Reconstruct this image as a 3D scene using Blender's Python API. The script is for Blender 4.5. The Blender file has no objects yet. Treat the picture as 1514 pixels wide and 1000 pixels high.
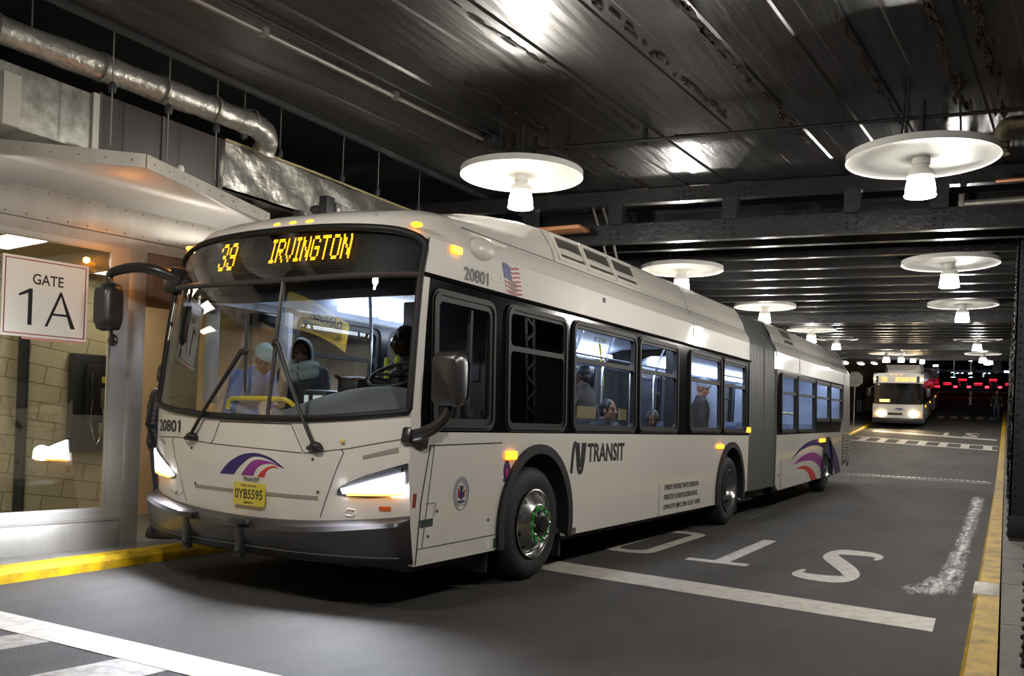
import bpy, bmesh, math, random
from mathutils import Vector, Matrix
from mathutils.geometry import tessellate_polygon
S = bpy.context.scene
COL = S.collection
R = math.radians
PI = math.pi

# ------------------------------------------------------------------ camera, world, exposure
cam_data = bpy.data.cameras.new('camera')
cam = bpy.data.objects.new('camera', cam_data)
COL.objects.link(cam)
S.camera = cam
YAW, PITCH, ROLL, FPX = R(29.28), .0021, .0379, 1301.9
d_ = Vector((math.cos(YAW)*math.cos(PITCH), math.sin(YAW)*math.cos(PITCH), math.sin(PITCH)))
r_ = d_.cross(Vector((0, 0, 1))).normalized()
u_ = r_.cross(d_)
r2_ = math.cos(ROLL)*r_+math.sin(ROLL)*u_
u2_ = -math.sin(ROLL)*r_+math.cos(ROLL)*u_
mw = Matrix((r2_, u2_, -d_)).transposed().to_4x4()
mw.translation = Vector((0, 0, 1.4152))
cam.matrix_world = mw
cam_data.sensor_width = 36
cam_data.lens = FPX/1514*36
cam_data.shift_y = 116.5/1514
cam_data.clip_end = 400
cam_data.clip_start = .05

wd = bpy.data.worlds.new('night')
S.world = wd
wd.use_nodes = True
wd.node_tree.nodes['Background'].inputs[0].default_value = (.5, .55, .7, 1)
wd.node_tree.nodes['Background'].inputs[1].default_value = .004
S.view_settings.view_transform = 'Standard'
S.view_settings.look = 'None'
S.view_settings.gamma = 1
S.view_settings.exposure = 0.0
LAMP_W = 205       # downward light of one pendant lamp
LAMP_GLOW = 18     # radiance of its prismatic bulb
HEAD_W = 400       # bus headlamp beam
BUS_STRIP = 20      # light strips inside the bus

# ------------------------------------------------------------------ helpers
def lin(h):
    c = [int(h[i:i+2], 16)/255 for i in (0, 2, 4)]
    return [x/12.92 if x <= .04045 else ((x+.055)/1.055)**2.4 for x in c]

MATS = {}
def pm(name, col, rough=.5, metal=0., emit=None, es=0., coat=0., spec=.5, nz=None, bump=None, stretch=(1, 1, 1)):
    """principled material; nz=(scale, amount, second colour) mottles it, bump=(scale, strength) roughens it"""
    m = bpy.data.materials.new(name)
    m.use_nodes = True
    nt = m.node_tree
    b = nt.nodes['Principled BSDF']
    c = lin(col) if isinstance(col, str) else list(col)
    b.inputs['Base Color'].default_value = (*c, 1)
    b.inputs['Roughness'].default_value = rough
    b.inputs['Metallic'].default_value = metal
    b.inputs['Specular IOR Level'].default_value = spec
    if coat:
        b.inputs['Coat Weight'].default_value = coat
        b.inputs['Coat Roughness'].default_value = .04
    if emit:
        e = lin(emit) if isinstance(emit, str) else list(emit)
        b.inputs['Emission Color'].default_value = (*e, 1)
        b.inputs['Emission Strength'].default_value = es
    if nz or bump:
        tc = nt.nodes.new('ShaderNodeTexCoord')
        mp = nt.nodes.new('ShaderNodeMapping')
        mp.inputs['Scale'].default_value = stretch
        nt.links.new(tc.outputs['Object'], mp.inputs['Vector'])
    if nz:
        t = nt.nodes.new('ShaderNodeTexNoise')
        t.inputs['Scale'].default_value = nz[0]
        t.inputs['Detail'].default_value = 8
        t.inputs['Roughness'].default_value = .62
        nt.links.new(mp.outputs[0], t.inputs['Vector'])
        rp = nt.nodes.new('ShaderNodeValToRGB')
        rp.color_ramp.elements[0].position = nz[3] if len(nz) > 3 else .35
        rp.color_ramp.elements[1].position = nz[4] if len(nz) > 4 else .7
        mx = nt.nodes.new('ShaderNodeMixRGB')
        c2 = lin(nz[2]) if isinstance(nz[2], str) else list(nz[2])
        mx.inputs[1].default_value = (*c, 1)
        mx.inputs[2].default_value = (*c2, 1)
        ml = nt.nodes.new('ShaderNodeMath')
        ml.operation = 'MULTIPLY'
        ml.inputs[1].default_value = nz[1]
        nt.links.new(t.outputs['Fac'], rp.inputs[0])
        nt.links.new(rp.outputs[0], ml.inputs[0])
        nt.links.new(ml.outputs[0], mx.inputs[0])
        nt.links.new(mx.outputs[0], b.inputs['Base Color'])
    if bump:
        t2 = nt.nodes.new('ShaderNodeTexNoise')
        t2.inputs['Scale'].default_value = bump[0]
        t2.inputs['Detail'].default_value = 6
        nt.links.new(mp.outputs[0], t2.inputs['Vector'])
        bp = nt.nodes.new('ShaderNodeBump')
        bp.inputs['Strength'].default_value = bump[1]
        bp.inputs['Distance'].default_value = bump[2] if len(bump) > 2 else .02
        nt.links.new(t2.outputs['Fac'], bp.inputs['Height'])
        nt.links.new(bp.outputs[0], b.inputs['Normal'])
    MATS[name] = m
    return m

def glass(name, tint, ior=1.5, rough=0.):
    m = bpy.data.materials.new(name)
    m.use_nodes = True
    nt = m.node_tree
    nt.nodes.clear()
    o = nt.nodes.new('ShaderNodeOutputMaterial')
    mx = nt.nodes.new('ShaderNodeMixShader')
    tr = nt.nodes.new('ShaderNodeBsdfTransparent')
    gl = nt.nodes.new('ShaderNodeBsdfGlossy')
    fr = nt.nodes.new('ShaderNodeFresnel')
    # a thin pane reflects alike from both sides
    ge = nt.nodes.new('ShaderNodeNewGeometry'); ma = nt.nodes.new('ShaderNodeMath'); ma.operation = 'MULTIPLY_ADD'
    ma.inputs[1].default_value = 1/ior-ior; ma.inputs[2].default_value = ior
    nt.links.new(ge.outputs['Backfacing'], ma.inputs[0]); nt.links.new(ma.outputs[0], fr.inputs['IOR'])
    tr.inputs[0].default_value = (*tint, 1)
    gl.inputs['Roughness'].default_value = rough
    gl.inputs[0].default_value = (1, 1, 1, 1)
    nt.links.new(fr.outputs[0], mx.inputs[0])
    nt.links.new(tr.outputs[0], mx.inputs[1])
    nt.links.new(gl.outputs[0], mx.inputs[2])
    nt.links.new(mx.outputs[0], o.inputs[0])
    MATS[name] = m
    return m

def li(t, x):
    if x <= t[0][0]: return t[0][1]
    for (a, b), (c, d) in zip(t, t[1:]):
        if x <= c: return b+(d-b)*(x-a)/(c-a)
    return t[-1][1]

def V(*a): return Vector(a)

class MB:
    """collects shapes, then links them as ONE mesh object"""
    def __init__(self, xf=None):
        self.bm = bmesh.new(); self.xf = xf; self.mi = 0
    def _new(self, vs, fs):
        b = [self.bm.verts.new(v) for v in vs]
        for f in fs:
            try:
                q = self.bm.faces.new([b[i] for i in f]); q.material_index = self.mi
            except ValueError: pass
        return b
    def box(self, x0, x1, y0, y1, z0, z1, bev=0., rot=None, seg=2):
        t = bmesh.new()
        bmesh.ops.create_cube(t, size=1)
        sx, sy, sz = x1-x0, y1-y0, z1-z0
        c = V((x0+x1)/2, (y0+y1)/2, (z0+z1)/2)
        for v in t.verts: v.co = V(v.co.x*sx, v.co.y*sy, v.co.z*sz)
        if bev: bmesh.ops.bevel(t, geom=t.edges[:], offset=min(bev, .49*min(abs(sx), abs(sy), abs(sz))), segments=seg, affect='EDGES', profile=.5)
        M_ = Matrix.Translation(c) @ (rot.to_4x4() if rot else Matrix.Identity(4))
        return self.merge(t, M_)
    def merge(self, t, M_=None):
        t.verts.index_update()
        vs = [(M_ @ v.co) if M_ else v.co.copy() for v in t.verts]
        fs = [[v.index for v in f.verts] for f in t.faces]
        t.free()
        self._new(vs, fs); return self
    def loft(self, rings, closed=True, caps=True):
        n = len(rings[0]); vs = [p for r in rings for p in r]; fs = []
        m = n if closed else n-1
        for i in range(len(rings)-1):
            for j in range(m):
                k = (j+1) % n
                fs.append([i*n+j, i*n+k, (i+1)*n+k, (i+1)*n+j])
        if caps and closed:
            fs.append(list(range(n))[::-1]); fs.append([(len(rings)-1)*n+j for j in range(n)])
        self._new(vs, fs); return self
    def tube(self, pts, r, seg=8, caps=True, flat=1.):
        pts = [Vector(p) for p in pts]
        rs = r if isinstance(r, (list, tuple)) else [r]*len(pts)
        up = None; rings = []
        for i, p in enumerate(pts):
            a = pts[max(i-1, 0)]; b = pts[min(i+1, len(pts)-1)]
            t = (b-a)
            t = t.normalized() if t.length > 1e-9 else V(0, 0, 1)
            if up is None:
                up = V(0, 0, 1) if abs(t.z) < .9 else V(1, 0, 0)
            s = t.cross(up)
            if s.length < 1e-6: s = t.cross(V(0, 1, 0))
            s.normalize(); up = s.cross(t).normalized()
            rings.append([p+rs[i]*(math.cos(2*PI*k/seg)*s+flat*math.sin(2*PI*k/seg)*up) for k in range(seg)])
        return self.loft(rings, True, caps)
    def lathe(self, prof, seg=24, M_=None, caps=False):
        rings = []
        for (r, z) in prof:
            rings.append([V(r*math.cos(2*PI*k/seg), r*math.sin(2*PI*k/seg), z) for k in range(seg)])
        if M_: rings = [[M_ @ p for p in q] for q in rings]
        return self.loft(rings, True, caps)
    def ell(self, c, r, rot=None, n=10, m=14):
        rings = []
        for i in range(n+1):
            a = -PI/2+PI*i/n
            a = max(min(a, PI/2-.02), -PI/2+.02)
            q = [V(r[0]*math.cos(a)*math.cos(2*PI*k/m), r[1]*math.cos(a)*math.sin(2*PI*k/m), r[2]*math.sin(a)) for k in range(m)]
            if rot: q = [rot @ p for p in q]
            rings.append([Vector(c)+p for p in q])
        return self.loft(rings, True, True)
    def grid(self, fn, us, vs):
        vv = [fn(u, v) for v in vs for u in us]; n = len(us); fs = []
        for i in range(len(vs)-1):
            for j in range(n-1):
                fs.append([i*n+j, i*n+j+1, (i+1)*n+j+1, (i+1)*n+j])
        self._new(vv, fs); return self
    def plate(self, outer, holes, m0, m1):
        loops = [outer]+list(holes)
        tr = tessellate_polygon([[V(a, b, 0) for a, b in l] for l in loops])
        fl = [p for l in loops for p in l]; n = len(fl)
        vs = [m0(a, b) for a, b in fl]+[m1(a, b) for a, b in fl]
        fs = [list(t) for t in tr]+[[t[2]+n, t[1]+n, t[0]+n] for t in tr]
        o = 0
        for l in loops:
            k = len(l)
            for i in range(k):
                j = (i+1) % k
                fs.append([o+i, o+j, o+j+n, o+i+n])
            o += k
        self._new(vs, fs); return self
    def prism(self, poly, z0, z1):
        return self.plate(poly, [], lambda a, b: V(a, b, z0), lambda a, b: V(a, b, z1))
    def build(self, name, mat, parent=None, ang=35, weld=False, recalc=True):
        bm = self.bm
        if weld: bmesh.ops.remove_doubles(bm, verts=bm.verts[:], dist=1e-4)
        if self.xf is not None: bmesh.ops.transform(bm, matrix=self.xf, verts=bm.verts[:])
        if recalc: bmesh.ops.recalc_face_normals(bm, faces=bm.faces[:])
        ca = R(ang)
        for f in bm.faces: f.smooth = True
        for e in bm.edges:
            if len(e.link_faces) == 2 and e.calc_face_angle(0) > ca: e.smooth = False
        me = bpy.data.meshes.new(name)
        bm.to_mesh(me); bm.free()
        for m in (mat if isinstance(mat, (list, tuple)) else [mat]):
            me.materials.append(MATS[m] if isinstance(m, str) else m)
        o = bpy.data.objects.new(name, me)
        COL.objects.link(o)
        if parent: o.parent = parent
        return o

def thing(name, label, cat, loc=(0, 0, 0), rz=0., group=None):
    o = bpy.data.objects.new(name, None)
    o.empty_display_size = .1
    COL.objects.link(o)
    o.location = loc; o.rotation_euler = (0, 0, rz)
    o['label'] = label; o['category'] = cat
    if group: o['group'] = group
    return o
def tag(o, label, cat, group=None):
    o['label'] = label; o['category'] = cat
    if group: o['group'] = group
    return o
def struct(o):
    o['kind'] = 'structure'; return o
def copy_tree(o, parent=None):
    c = o.copy(); COL.objects.link(c)
    if parent: c.parent = parent
    for ch in list(o.children): copy_tree(ch, c)
    return c
def rr(x0, z0, x1, z1, r, n=5):
    out = []
    for cx, cz, a0 in ((x1-r, z1-r, 0), (x0+r, z1-r, 90), (x0+r, z0+r, 180), (x1-r, z0+r, 270)):
        for i in range(n+1):
            a = R(a0+90*i/n); out.append((cx+r*math.cos(a), cz+r*math.sin(a)))
    return out
def arc(cx, cz, rx, rz, a0, a1, n=16):
    return [(cx+rx*math.cos(R(a0+(a1-a0)*i/n)), cz+rz*math.sin(R(a0+(a1-a0)*i/n))) for i in range(n+1)]
_txt = {}
def text2d(s, shear=0., bold=.012):
    """outline of a word as normalised triangles: verts in 0..1 x 0..1"""
    key = (s, shear, bold)
    if key in _txt: return _txt[key]
    cu = bpy.data.curves.new('lettering', 'FONT')
    cu.body = s; cu.resolution_u = 3; cu.shear = shear; cu.offset = bold
    o = bpy.data.objects.new('lettering', cu)
    COL.objects.link(o)
    bpy.context.view_layer.update()
    dg = bpy.context.evaluated_depsgraph_get()
    me = bpy.data.meshes.new_from_object(o.evaluated_get(dg))
    vs = [v.co.copy() for v in me.vertices]; fs = [list(p.vertices) for p in me.polygons]
    bpy.data.objects.remove(o); bpy.data.curves.remove(cu); bpy.data.meshes.remove(me)
    x0 = min(v.x for v in vs); x1 = max(v.x for v in vs); y0 = min(v.y for v in vs); y1 = max(v.y for v in vs)
    vs = [((v.x-x0)/(x1-x0), (v.y-y0)/(y1-y0)) for v in vs]
    _txt[key] = (vs, fs); return vs, fs
def put_text(mb, s, fn, shear=0., bold=.012):
    vs, fs = text2d(s, shear, bold)
    mb._new([fn(a, b) for a, b in vs], fs)
    return mb
def fleet_text(mb, fn, bold=.022):
    # 2080 from the font, then a plain upright 1 with a flag
    put_text(mb, '2080', lambda a, b: fn(.84*a, b), 0., bold)
    for q in ([(.925, 0), (.985, 0), (.985, 1), (.94, 1), (.925, .95)], [(.925, .95), (.885, .80), (.885, .70), (.925, .76)]):
        mb._new([fn(a, b) for a, b in q], [list(range(len(q)))])
    return mb
def ribbon(path, w):
    """2-D ribbon polygon round a path"""
    L, Rr = [], []
    for i, p in enumerate(path):
        a = path[max(i-1, 0)]; b = path[min(i+1, len(path)-1)]
        dx, dy = b[0]-a[0], b[1]-a[1]; l = math.hypot(dx, dy) or 1
        ww = w[i] if isinstance(w, (list, tuple)) else w
        L.append((p[0]-dy/l*ww/2, p[1]+dx/l*ww/2)); Rr.append((p[0]+dy/l*ww/2, p[1]-dx/l*ww/2))
    return L+Rr[::-1]
def spline(pts, n=6):
    out = []
    P = [pts[0]]+list(pts)+[pts[-1]]
    for i in range(1, len(P)-2):
        for k in range(n):
            t = k/n
            out.append(tuple(.5*(2*P[i][j]+(P[i+1][j]-P[i-1][j])*t+(2*P[i-1][j]-5*P[i][j]+4*P[i+1][j]-P[i+2][j])*t*t+(3*P[i][j]-P[i-1][j]-3*P[i+1][j]+P[i+2][j])*t**3) for j in range(len(pts[0]))))
    out.append(tuple(pts[-1])); return out

# ------------------------------------------------------------------ materials
pm('asphalt', (.032, .0285, .026), .78, spec=.35, nz=(.9, .85, (.075, .068, .061), .3, .72), bump=(140, .9, .012), stretch=(.55, 1.2, 1))
pm('road_paint', 'b9b2a8', .6, nz=(9, .75, '77716a', .45, .75), bump=(60, .2))
pm('hatch_paint', '9a9289', .6, nz=(14, .9, '4c4844', .4, .7))
pm('yellow_paint', 'b8930c', .6, spec=.15, nz=(5, .9, '5f4a1c', .45, .75), bump=(25, .3))
pm('concrete', '6f6a62', .8, nz=(4, .7, '4a463f'), bump=(40, .25))
pm('ceiling_paint', (.022, .0205, .0195), .34, nz=(3.2, .95, (.006, .0057, .0055), .3, .72), bump=(5, .3, .03), stretch=(.22, 2.6, 1))
pm('rust', '33231b', .8, nz=(12, .9, '100d0c'), bump=(30, .6))
pm('black_steel', (.012, .012, .0125), .5, spec=.25, nz=(5, .6, (.024, .023, .022)), bump=(18, .25))
pm('beam_steel', (.011, .011, .0112), .3, spec=.25, nz=(3, .6, (.02, .019, .019)), bump=(14, .3))
pm('dark_wall', (.012, .012, .012), .8)
pm('aluminium', '9b968d', .42, .5, nz=(3, .5, '6c675f'), stretch=(1, 1, .2))
pm('alu_frame', 'a9a59c', .4, .7)
pm('fascia_metal', 'a09b93', .42, .3, nz=(2, .4, '7f786e'))
pm('foil', '98968f', .36, .7, nz=(7, .6, '6a675f'), bump=(9, .8, .03))
pm('galvanised', '8d8c84', .5, .5, nz=(9, .8, '4c4940'), bump=(12, .3))
pm('brown_sheet', '39322f', .6, .1, nz=(3, .4, '2b2523'))
pm('conduit_steel', '77736c', .45, .6)
pm('enamel_white', 'c6c4bf', .35)
pm('bulb', 'ffffff', .2, emit=(1., .97, .9), es=LAMP_GLOW)
pm('bulb_cap', 'e8e6e0', .3, emit=(1., .97, .9), es=.6)
pm('tile_cream', 'c9b98d', .35)
pm('plaster_beige', 'c8ad82', .7)
pm('sign_white', 'e2ddd2', .5)
pm('sign_red', '8e3a3c', .5)
pm('ink', '17171c', .5)
pm('bus_white', 'd2cdc5', .4, coat=.8, spec=.2)
pm('bus_white_matte', 'd6d0c6', .35)
pm('bus_black', (.004, .004, .0045), .12, spec=.3)
pm('rubber', (.012, .012, .012), .6)
pm('wiper_black', (.008, .008, .008), .55)
pm('gasket', (.009, .0085, .008), .55, spec=.3)
pm('bumper_black', (.028, .025, .025), .34)
pm('tyre', (.018, .017, .017), .72, bump=(40, .1))
pm('rim_alu', 'c3c3c3', .22, .95)
pm('hub_dark', (.02, .02, .02), .4, .5)
pm('green_nut', '2f9a35', .5)
pm('bellows_grey', '5f6160', .42, .1)
pm('seam', (.05, .047, .045), .6)
pm('navy', '241c63', .35)
pm('magenta', '8a2c86', .35)
pm('red', 'c32d2c', .35)
pm('flag_red', 'a02c38', .4)
pm('flag_blue', '2b2f6c', .4)
pm('flag_white', 'd8d2cb', .4)
pm('seal_grey', '8f8f9b', .5)
pm('reflector_red', '93321e', .3)
pm('reflector_amber', 'c05a1c', .3)
pm('amber_light', 'ff9a20', .3, emit=(1., .36, .02), es=3.2)
pm('amber_turn', 'ff9a20', .3, emit=(1., .42, .05), es=8)
pm('led', 'ffb000', .4, emit=(1., .48, .015), es=3.2)
pm('head_led', 'ffffff', .2, emit=(.86, .9, 1.), es=42)
pm('head_soft', 'ffffff', .3, emit=(.8, .85, 1.), es=5)
pm('chrome', 'c9c9cf', .08, 1.)
pm('plate_yellow', 'c9b63a', .4, nz=(3, .2, 'd8cf8a'))
pm('strip_light', 'ffffff', .4, emit=(.72, .82, 1.), es=BUS_STRIP)
pm('interior_wall', '9aa2b2', .5)
pm('interior_floor', '35373c', .6)
pm('seat_blue', '2c3a66', .7, bump=(60, .2))
pm('seat_shell', '6a7488', .4)
pm('pole_steel', 'c9ccd4', .2, .9)
pm('pole_yellow', 'e0cc10', .3)
pm('dash_grey', '65696b', .6)
pm('dark_plastic', (.02, .02, .022), .45)
pm('paper_tan', '9b8a60', .8)
pm('sheet_dark', (.004, .004, .004), .5)
glass('clear_glass', (.86, .9, .88), 1.45)
glass('wind_glass', (.9, .92, .9), 2.1)
glass('tint_glass', (.74, .78, .84), 1.45)
glass('dark_glass', (.05, .05, .06), 1.5)
glass('gate_glass', (.85, .86, .83), 1.95)
glass('lens_glass', (.95, .95, .95), 1.08)
# ------------------------------------------------------------------ the underpass (dips near the camera, climbs beyond)
def zg(x):
    if x < 12: return 0.
    if x < 62: return .00105*(x-12)**2
    return .00105*2500+.105*(min(x, 96)-62)+.02*max(0, x-96)
XS = [-9, -4, 0, 4, 8, 12]+[12+2*i for i in range(1, 26)]+[66, 72, 80, 90, 96, 105, 115, 145]
def along(mb, sec, xs, closed=True, dz=None):
    f = dz or zg
    return mb.loft([[V(x, y, z+f(x)) for y, z in sec] for x in xs], closed, closed)

mb = MB()
mb.grid(lambda x, y: V(x, y, zg(x)), XS, [-6, -2, -.5, 1, 2, 3, 4, 5, 6, 7.2, 9, 14])
floor = struct(mb.build('floor', 'asphalt', recalc=False))

def mark(name, loops, mat, lift=.004):
    if mat == 'hatch_paint': lift = .002
    m = MB()
    for l in loops:
        m.plate(l, [], lambda a, b: V(a, b, zg(a)+lift), lambda a, b: V(a, b, zg(a)-.01))
    return m.build(name, mat, floor)
mark('stop_line', [[(7.0, .41), (7.52, .42), (7.98, 4.05), (7.45, 4.05)]], 'road_paint')
def letter(name, paths, w, ox, oy, L, Wd):
    # letters face the driver coming the other way: their tops point to -X, they read towards +Y
    loops = []
    for p in paths:
        rb = ribbon(p, w)
        loops.append([(ox-b*L, oy+a*Wd) for a, b in rb])
    return mark(name, loops, 'road_paint')
sp = spline([(.93, .80), (.98, .93), (.70, .985), (.30, .97), (.14, .86), (.30, .66), (.62, .42), (.86, .22), (.80, .05), (.5, .015), (.2, .02), (.02, .1), (.06, .22)], 5)
def slet(name, ox, oy, L, Wd):
    n = len(sp); w = [.08+.17*math.sin(PI*i/(n-1)) for i in range(n)]
    rb = ribbon([(a*1., b) for a, b in sp], w)
    # ribbon width is measured in letter units, so widen across the strong foreshortening
    return mark(name, [[(ox-b*L, oy+a*Wd) for a, b in rb]], 'road_paint')
slet('painted_letter', 10.95, 1.18, 2.15, .58)
mark('painted_letter', [[(9.0, 2.26), (9.17, 2.26), (9.17, 2.9), (9.0, 2.9)], [(9.17, 2.47), (11.3, 2.46), (11.3, 2.62), (9.17, 2.63)]], 'road_paint')
m = MB()
m.plate(rr(9.05, 3.33, 11.35, 3.93, .24, 6), [rr(9.25, 3.47, 11.15, 3.79, .15, 6)], lambda a, b: V(a, b, zg(a)+.004), lambda a, b: V(a, b, zg(a)-.01))
m.build('painted_letter', 'road_paint', floor)
# crosswalk in front of the camera
mark('crosswalk_stripe', [[(3.25, 2.2), (3.52, 2.2), (3.47, 6.4), (3.2, 6.4)]], 'road_paint')
mark('crosswalk_stripe', [[(2.0, 4.0), (2.0, 4.45), (3.28, 4.24), (3.24, 3.86)]], 'hatch_paint')
mark('crosswalk_stripe', [[(2.0, 5.05), (2.0, 5.6), (3.22, 5.15), (3.22, 4.86)]], 'hatch_paint')
mark('crosswalk_stripe', [[(1.6, 2.2), (1.85, 2.2), (1.85, 6.4), (1.6, 6.4)]], 'road_paint')
# far crossing, line and lettering
mark('stop_line', [[(46.3, .35), (47.1, .35), (50.1, 6.1), (49.3, 6.1)]], 'road_paint')
mark('crosswalk_stripe', [[(40.45, .25), (40.75, .25), (43.3, 6.4), (43.0, 6.4)]], 'road_paint')
mark('crosswalk_stripe', [[(42.75, .25), (43.05, .25), (45.9, 6.4), (45.6, 6.4)]], 'road_paint')
for i in range(7):
    y = .45+.86*i; x = 40.55+.41*y
    mark('crosswalk_stripe', [[(x, y), (x+2.3, y+.02), (x+2.35, y+.36), (x+.12, y+.34)]], 'road_paint')
slet('painted_letter', 50.3, 1.15, 2.2, .62)
mark('painted_letter', [[(47.9, 2.3), (48.2, 2.3), (48.2, 2.95), (47.9, 2.95)], [(48.2, 2.5), (50.2, 2.5), (50.2, 2.7), (48.2, 2.7)]], 'road_paint')
for i in range(8):
    mark('crosswalk_stripe', [[(60.3, .5+.72*i), (61.9, .5+.72*i), (61.9, .85+.72*i), (60.3, .85+.72*i)]], 'road_paint')
mark('crosswalk_stripe', [[(25.85, .28), (26.0, .28), (26.0, 5.2), (25.85, 5.2)]], 'hatch_paint')
# white streak spilt along the right kerb
def make_spill():
    # thin dried paint film, broken up by noise
    mt = pm('spill', 'b4b1ac', .5); nt = mt.node_tree; b = nt.nodes['Principled BSDF']
    tc = nt.nodes.new('ShaderNodeTexCoord'); mp = nt.nodes.new('ShaderNodeMapping'); mp.inputs['Scale'].default_value = (.5, 2.2, 1)
    n1 = nt.nodes.new('ShaderNodeTexNoise'); n1.inputs['Scale'].default_value = 5; n1.inputs['Detail'].default_value = 9; n1.inputs['Roughness'].default_value = .85
    rp = nt.nodes.new('ShaderNodeValToRGB'); rp.color_ramp.elements[0].position = .69; rp.color_ramp.elements[1].position = .92
    uv = nt.nodes.new('ShaderNodeUVMap'); sx = nt.nodes.new('ShaderNodeSeparateXYZ'); ed = nt.nodes.new('ShaderNodeMath'); ed.operation = 'MULTIPLY_ADD'; ed.inputs[1].default_value = .30
    nt.links.new(tc.outputs['Object'], mp.inputs[0]); nt.links.new(mp.outputs[0], n1.inputs['Vector']); nt.links.new(n1.outputs['Fac'], ed.inputs[2])
    nt.links.new(uv.outputs[0], sx.inputs[0]); nt.links.new(sx.outputs[0], ed.inputs[0]); nt.links.new(ed.outputs[0], rp.inputs[0]); nt.links.new(rp.outputs[0], b.inputs['Alpha'])
    m = MB(); vs = [-1, -.5, 0, .5, 1]
    us = [8.2+.3*i for i in range(48)]
    c = lambda x: li([(8.2, .75), (9, .52), (10, .43), (14, .44), (22.3, .46)], x)
    w = lambda x: li([(8.2, .5), (9.2, .3), (10, .2), (12, .15), (16, .16), (20, .2), (22.3, .24)], x)
    m.grid(lambda x, v: V(x, c(x)+w(x)*v, zg(x)+.004), us, vs)
    o = m.build('paint_spill', 'spill', floor, recalc=False)
    ul = o.data.uv_layers.new(name='UVMap')
    for l in o.data.loops:
        p = o.data.vertices[l.vertex_index].co
        t = abs(p.y-c(p.x))/w(p.x); e = min(1, (p.x-8.2)/.6, (22.3-p.x)/1.0)
        ul.data[l.index].uv = (max(0, 1-t*t)*max(0, e), 0)
    return o
make_spill()
m = MB()
m.box(26.1, 26.6, .3, 6.2, .12, zg(26.35)+.004)
dr = tag(m.build('trench_drain', 'black_steel'), 'iron trench drain grating across the road behind the bus', 'drain grate')
for i in range(44):
    m = MB(); y = .42+.13*i
    m.box(26.15, 26.55, y, y+.06, zg(26.3)-.02, zg(26.35)+.012)
    m.build('grate_bar', 'conduit_steel', dr)

# kerbs and pavements
m = MB(); along(m, [(.19, -.05), (.175, .12), (.15, .15), (0, .15), (0, -.05)], [x for x in XS if x <= 66])
struct(m.build('trim_1', 'yellow_paint'))
m = MB(); along(m, [(-.012, -.05), (-.012, .142), (-6, .142), (-6, -.05)], [x for x in XS if x <= 66])
struct(m.build('floor_sidewalk', 'concrete'))
for x in (3.1, 5.0, 6.9, 8.8, 10.7, 12.6, 14.5, 16.4):
    m = MB(); m.box(x, x+.012, -1.2, -.02, zg(x)+.12, zg(x)+.1445); m.build('expansion_joint', 'seam', bpy.data.objects['floor_sidewalk'])
KX = [3.0, 3.6, 4.2, 4.8, 5.4, 6, 7, 8, 12]+[x for x in XS if 12 < x <= 66]
m = MB(); along(m, [(6.64, -.05), (6.65, .07), (6.69, .115), (6.80, .12), (6.82, -.05)], [-9, -4, 0]+KX)
struct(m.build('trim_2', 'yellow_paint'))
m = MB(); along(m, [(6.82, -.05), (6.82, .11), (12, .13), (12, -.05)], [-9, -4, 0]+KX)
struct(m.build('floor_platform', 'concrete'))
m = MB(); m.box(8.0, 8.68, -.002, .194, .05, .156, .012)
tag(m.build('kerb_patch', pm('patch_white', 'b5aea2', .6, nz=(20, .8, '6a6157'))), 'bare white repair patch on the yellow kerb at right', 'kerb patch')

# ceiling: riveted trough plates near the camera, floor beams beyond the first girder
SK = R(6.5)
def zc(x): return 4.35+zg(x)
A4 = R(-4.2)
m = MB()
y = -7.5; k = 0
random.seed(5)
prof = []
while y < 6.2:
    w = random.choice((.16, .24, .34, .44, .2)); dz = (0, .012, .004, .016)[k % 4]
    prof += [(y, 4.36+dz), (y+w-.02, 4.36+dz+random.uniform(-.003, .003))]
    y += w; k += 1
def cpt(x, yy, z): return V(x, yy+x*math.tan(A4), z)
m.loft([[cpt(-9, a, b) for a, b in prof], [cpt(2, a, b) for a, b in prof], [cpt(11.3, a, b) for a, b in prof]], False, False)
m.box(-9, 12, -8, 6.4, 4.5, 4.6)
ceil = struct(m.build('ceiling', 'ceiling_paint', ang=20))
for yy, x0, x1, w in ((3.02, 3, 8.2, .05), (2.52, 5.2, 9.3, .07), (1.05, 4.6, 8.8, .08), (1.62, 6.5, 10.2, .04), (3.9, 5, 8.4, .05), (4.75, 6.5, 10.4, .04), (.78, 5, 9.2, .06)):
    # flaking rust scales strung along a plate seam
    m = MB()
    for i in range(70):
        x = random.uniform(x0, x1); o = random.gauss(0, .35)*w; l = random.uniform(.02, .12); h = random.uniform(.08, .3)*w
        pts = [cpt(x+l*math.cos(t)*random.uniform(.7, 1.1), yy+o+h*math.sin(t)*random.uniform(.6, 1.2), 0) for t in [2*PI*j/9 for j in range(9)]]
        m.loft([[V(p.x, p.y, z) for p in pts] for z in (4.3535, 4.38)])
    m.build('rust_seam', 'rust', ceil)
m = MB(); m.grid(lambda x, y: V(x, y, zc(x)+.02), [x for x in XS if 10 <= x <= 60], [-7, 0, 6, 14])
struct(m.build('ceiling', 'black_steel', recalc=False))
m = MB(); m.box(-9, 11.5, 6.4, 12, 5.2, 5.3); m.box(-9, 11.5, 6.4, 6.45, 4.45, 5.2); struct(m.build('ceiling', 'dark_wall'))

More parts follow.
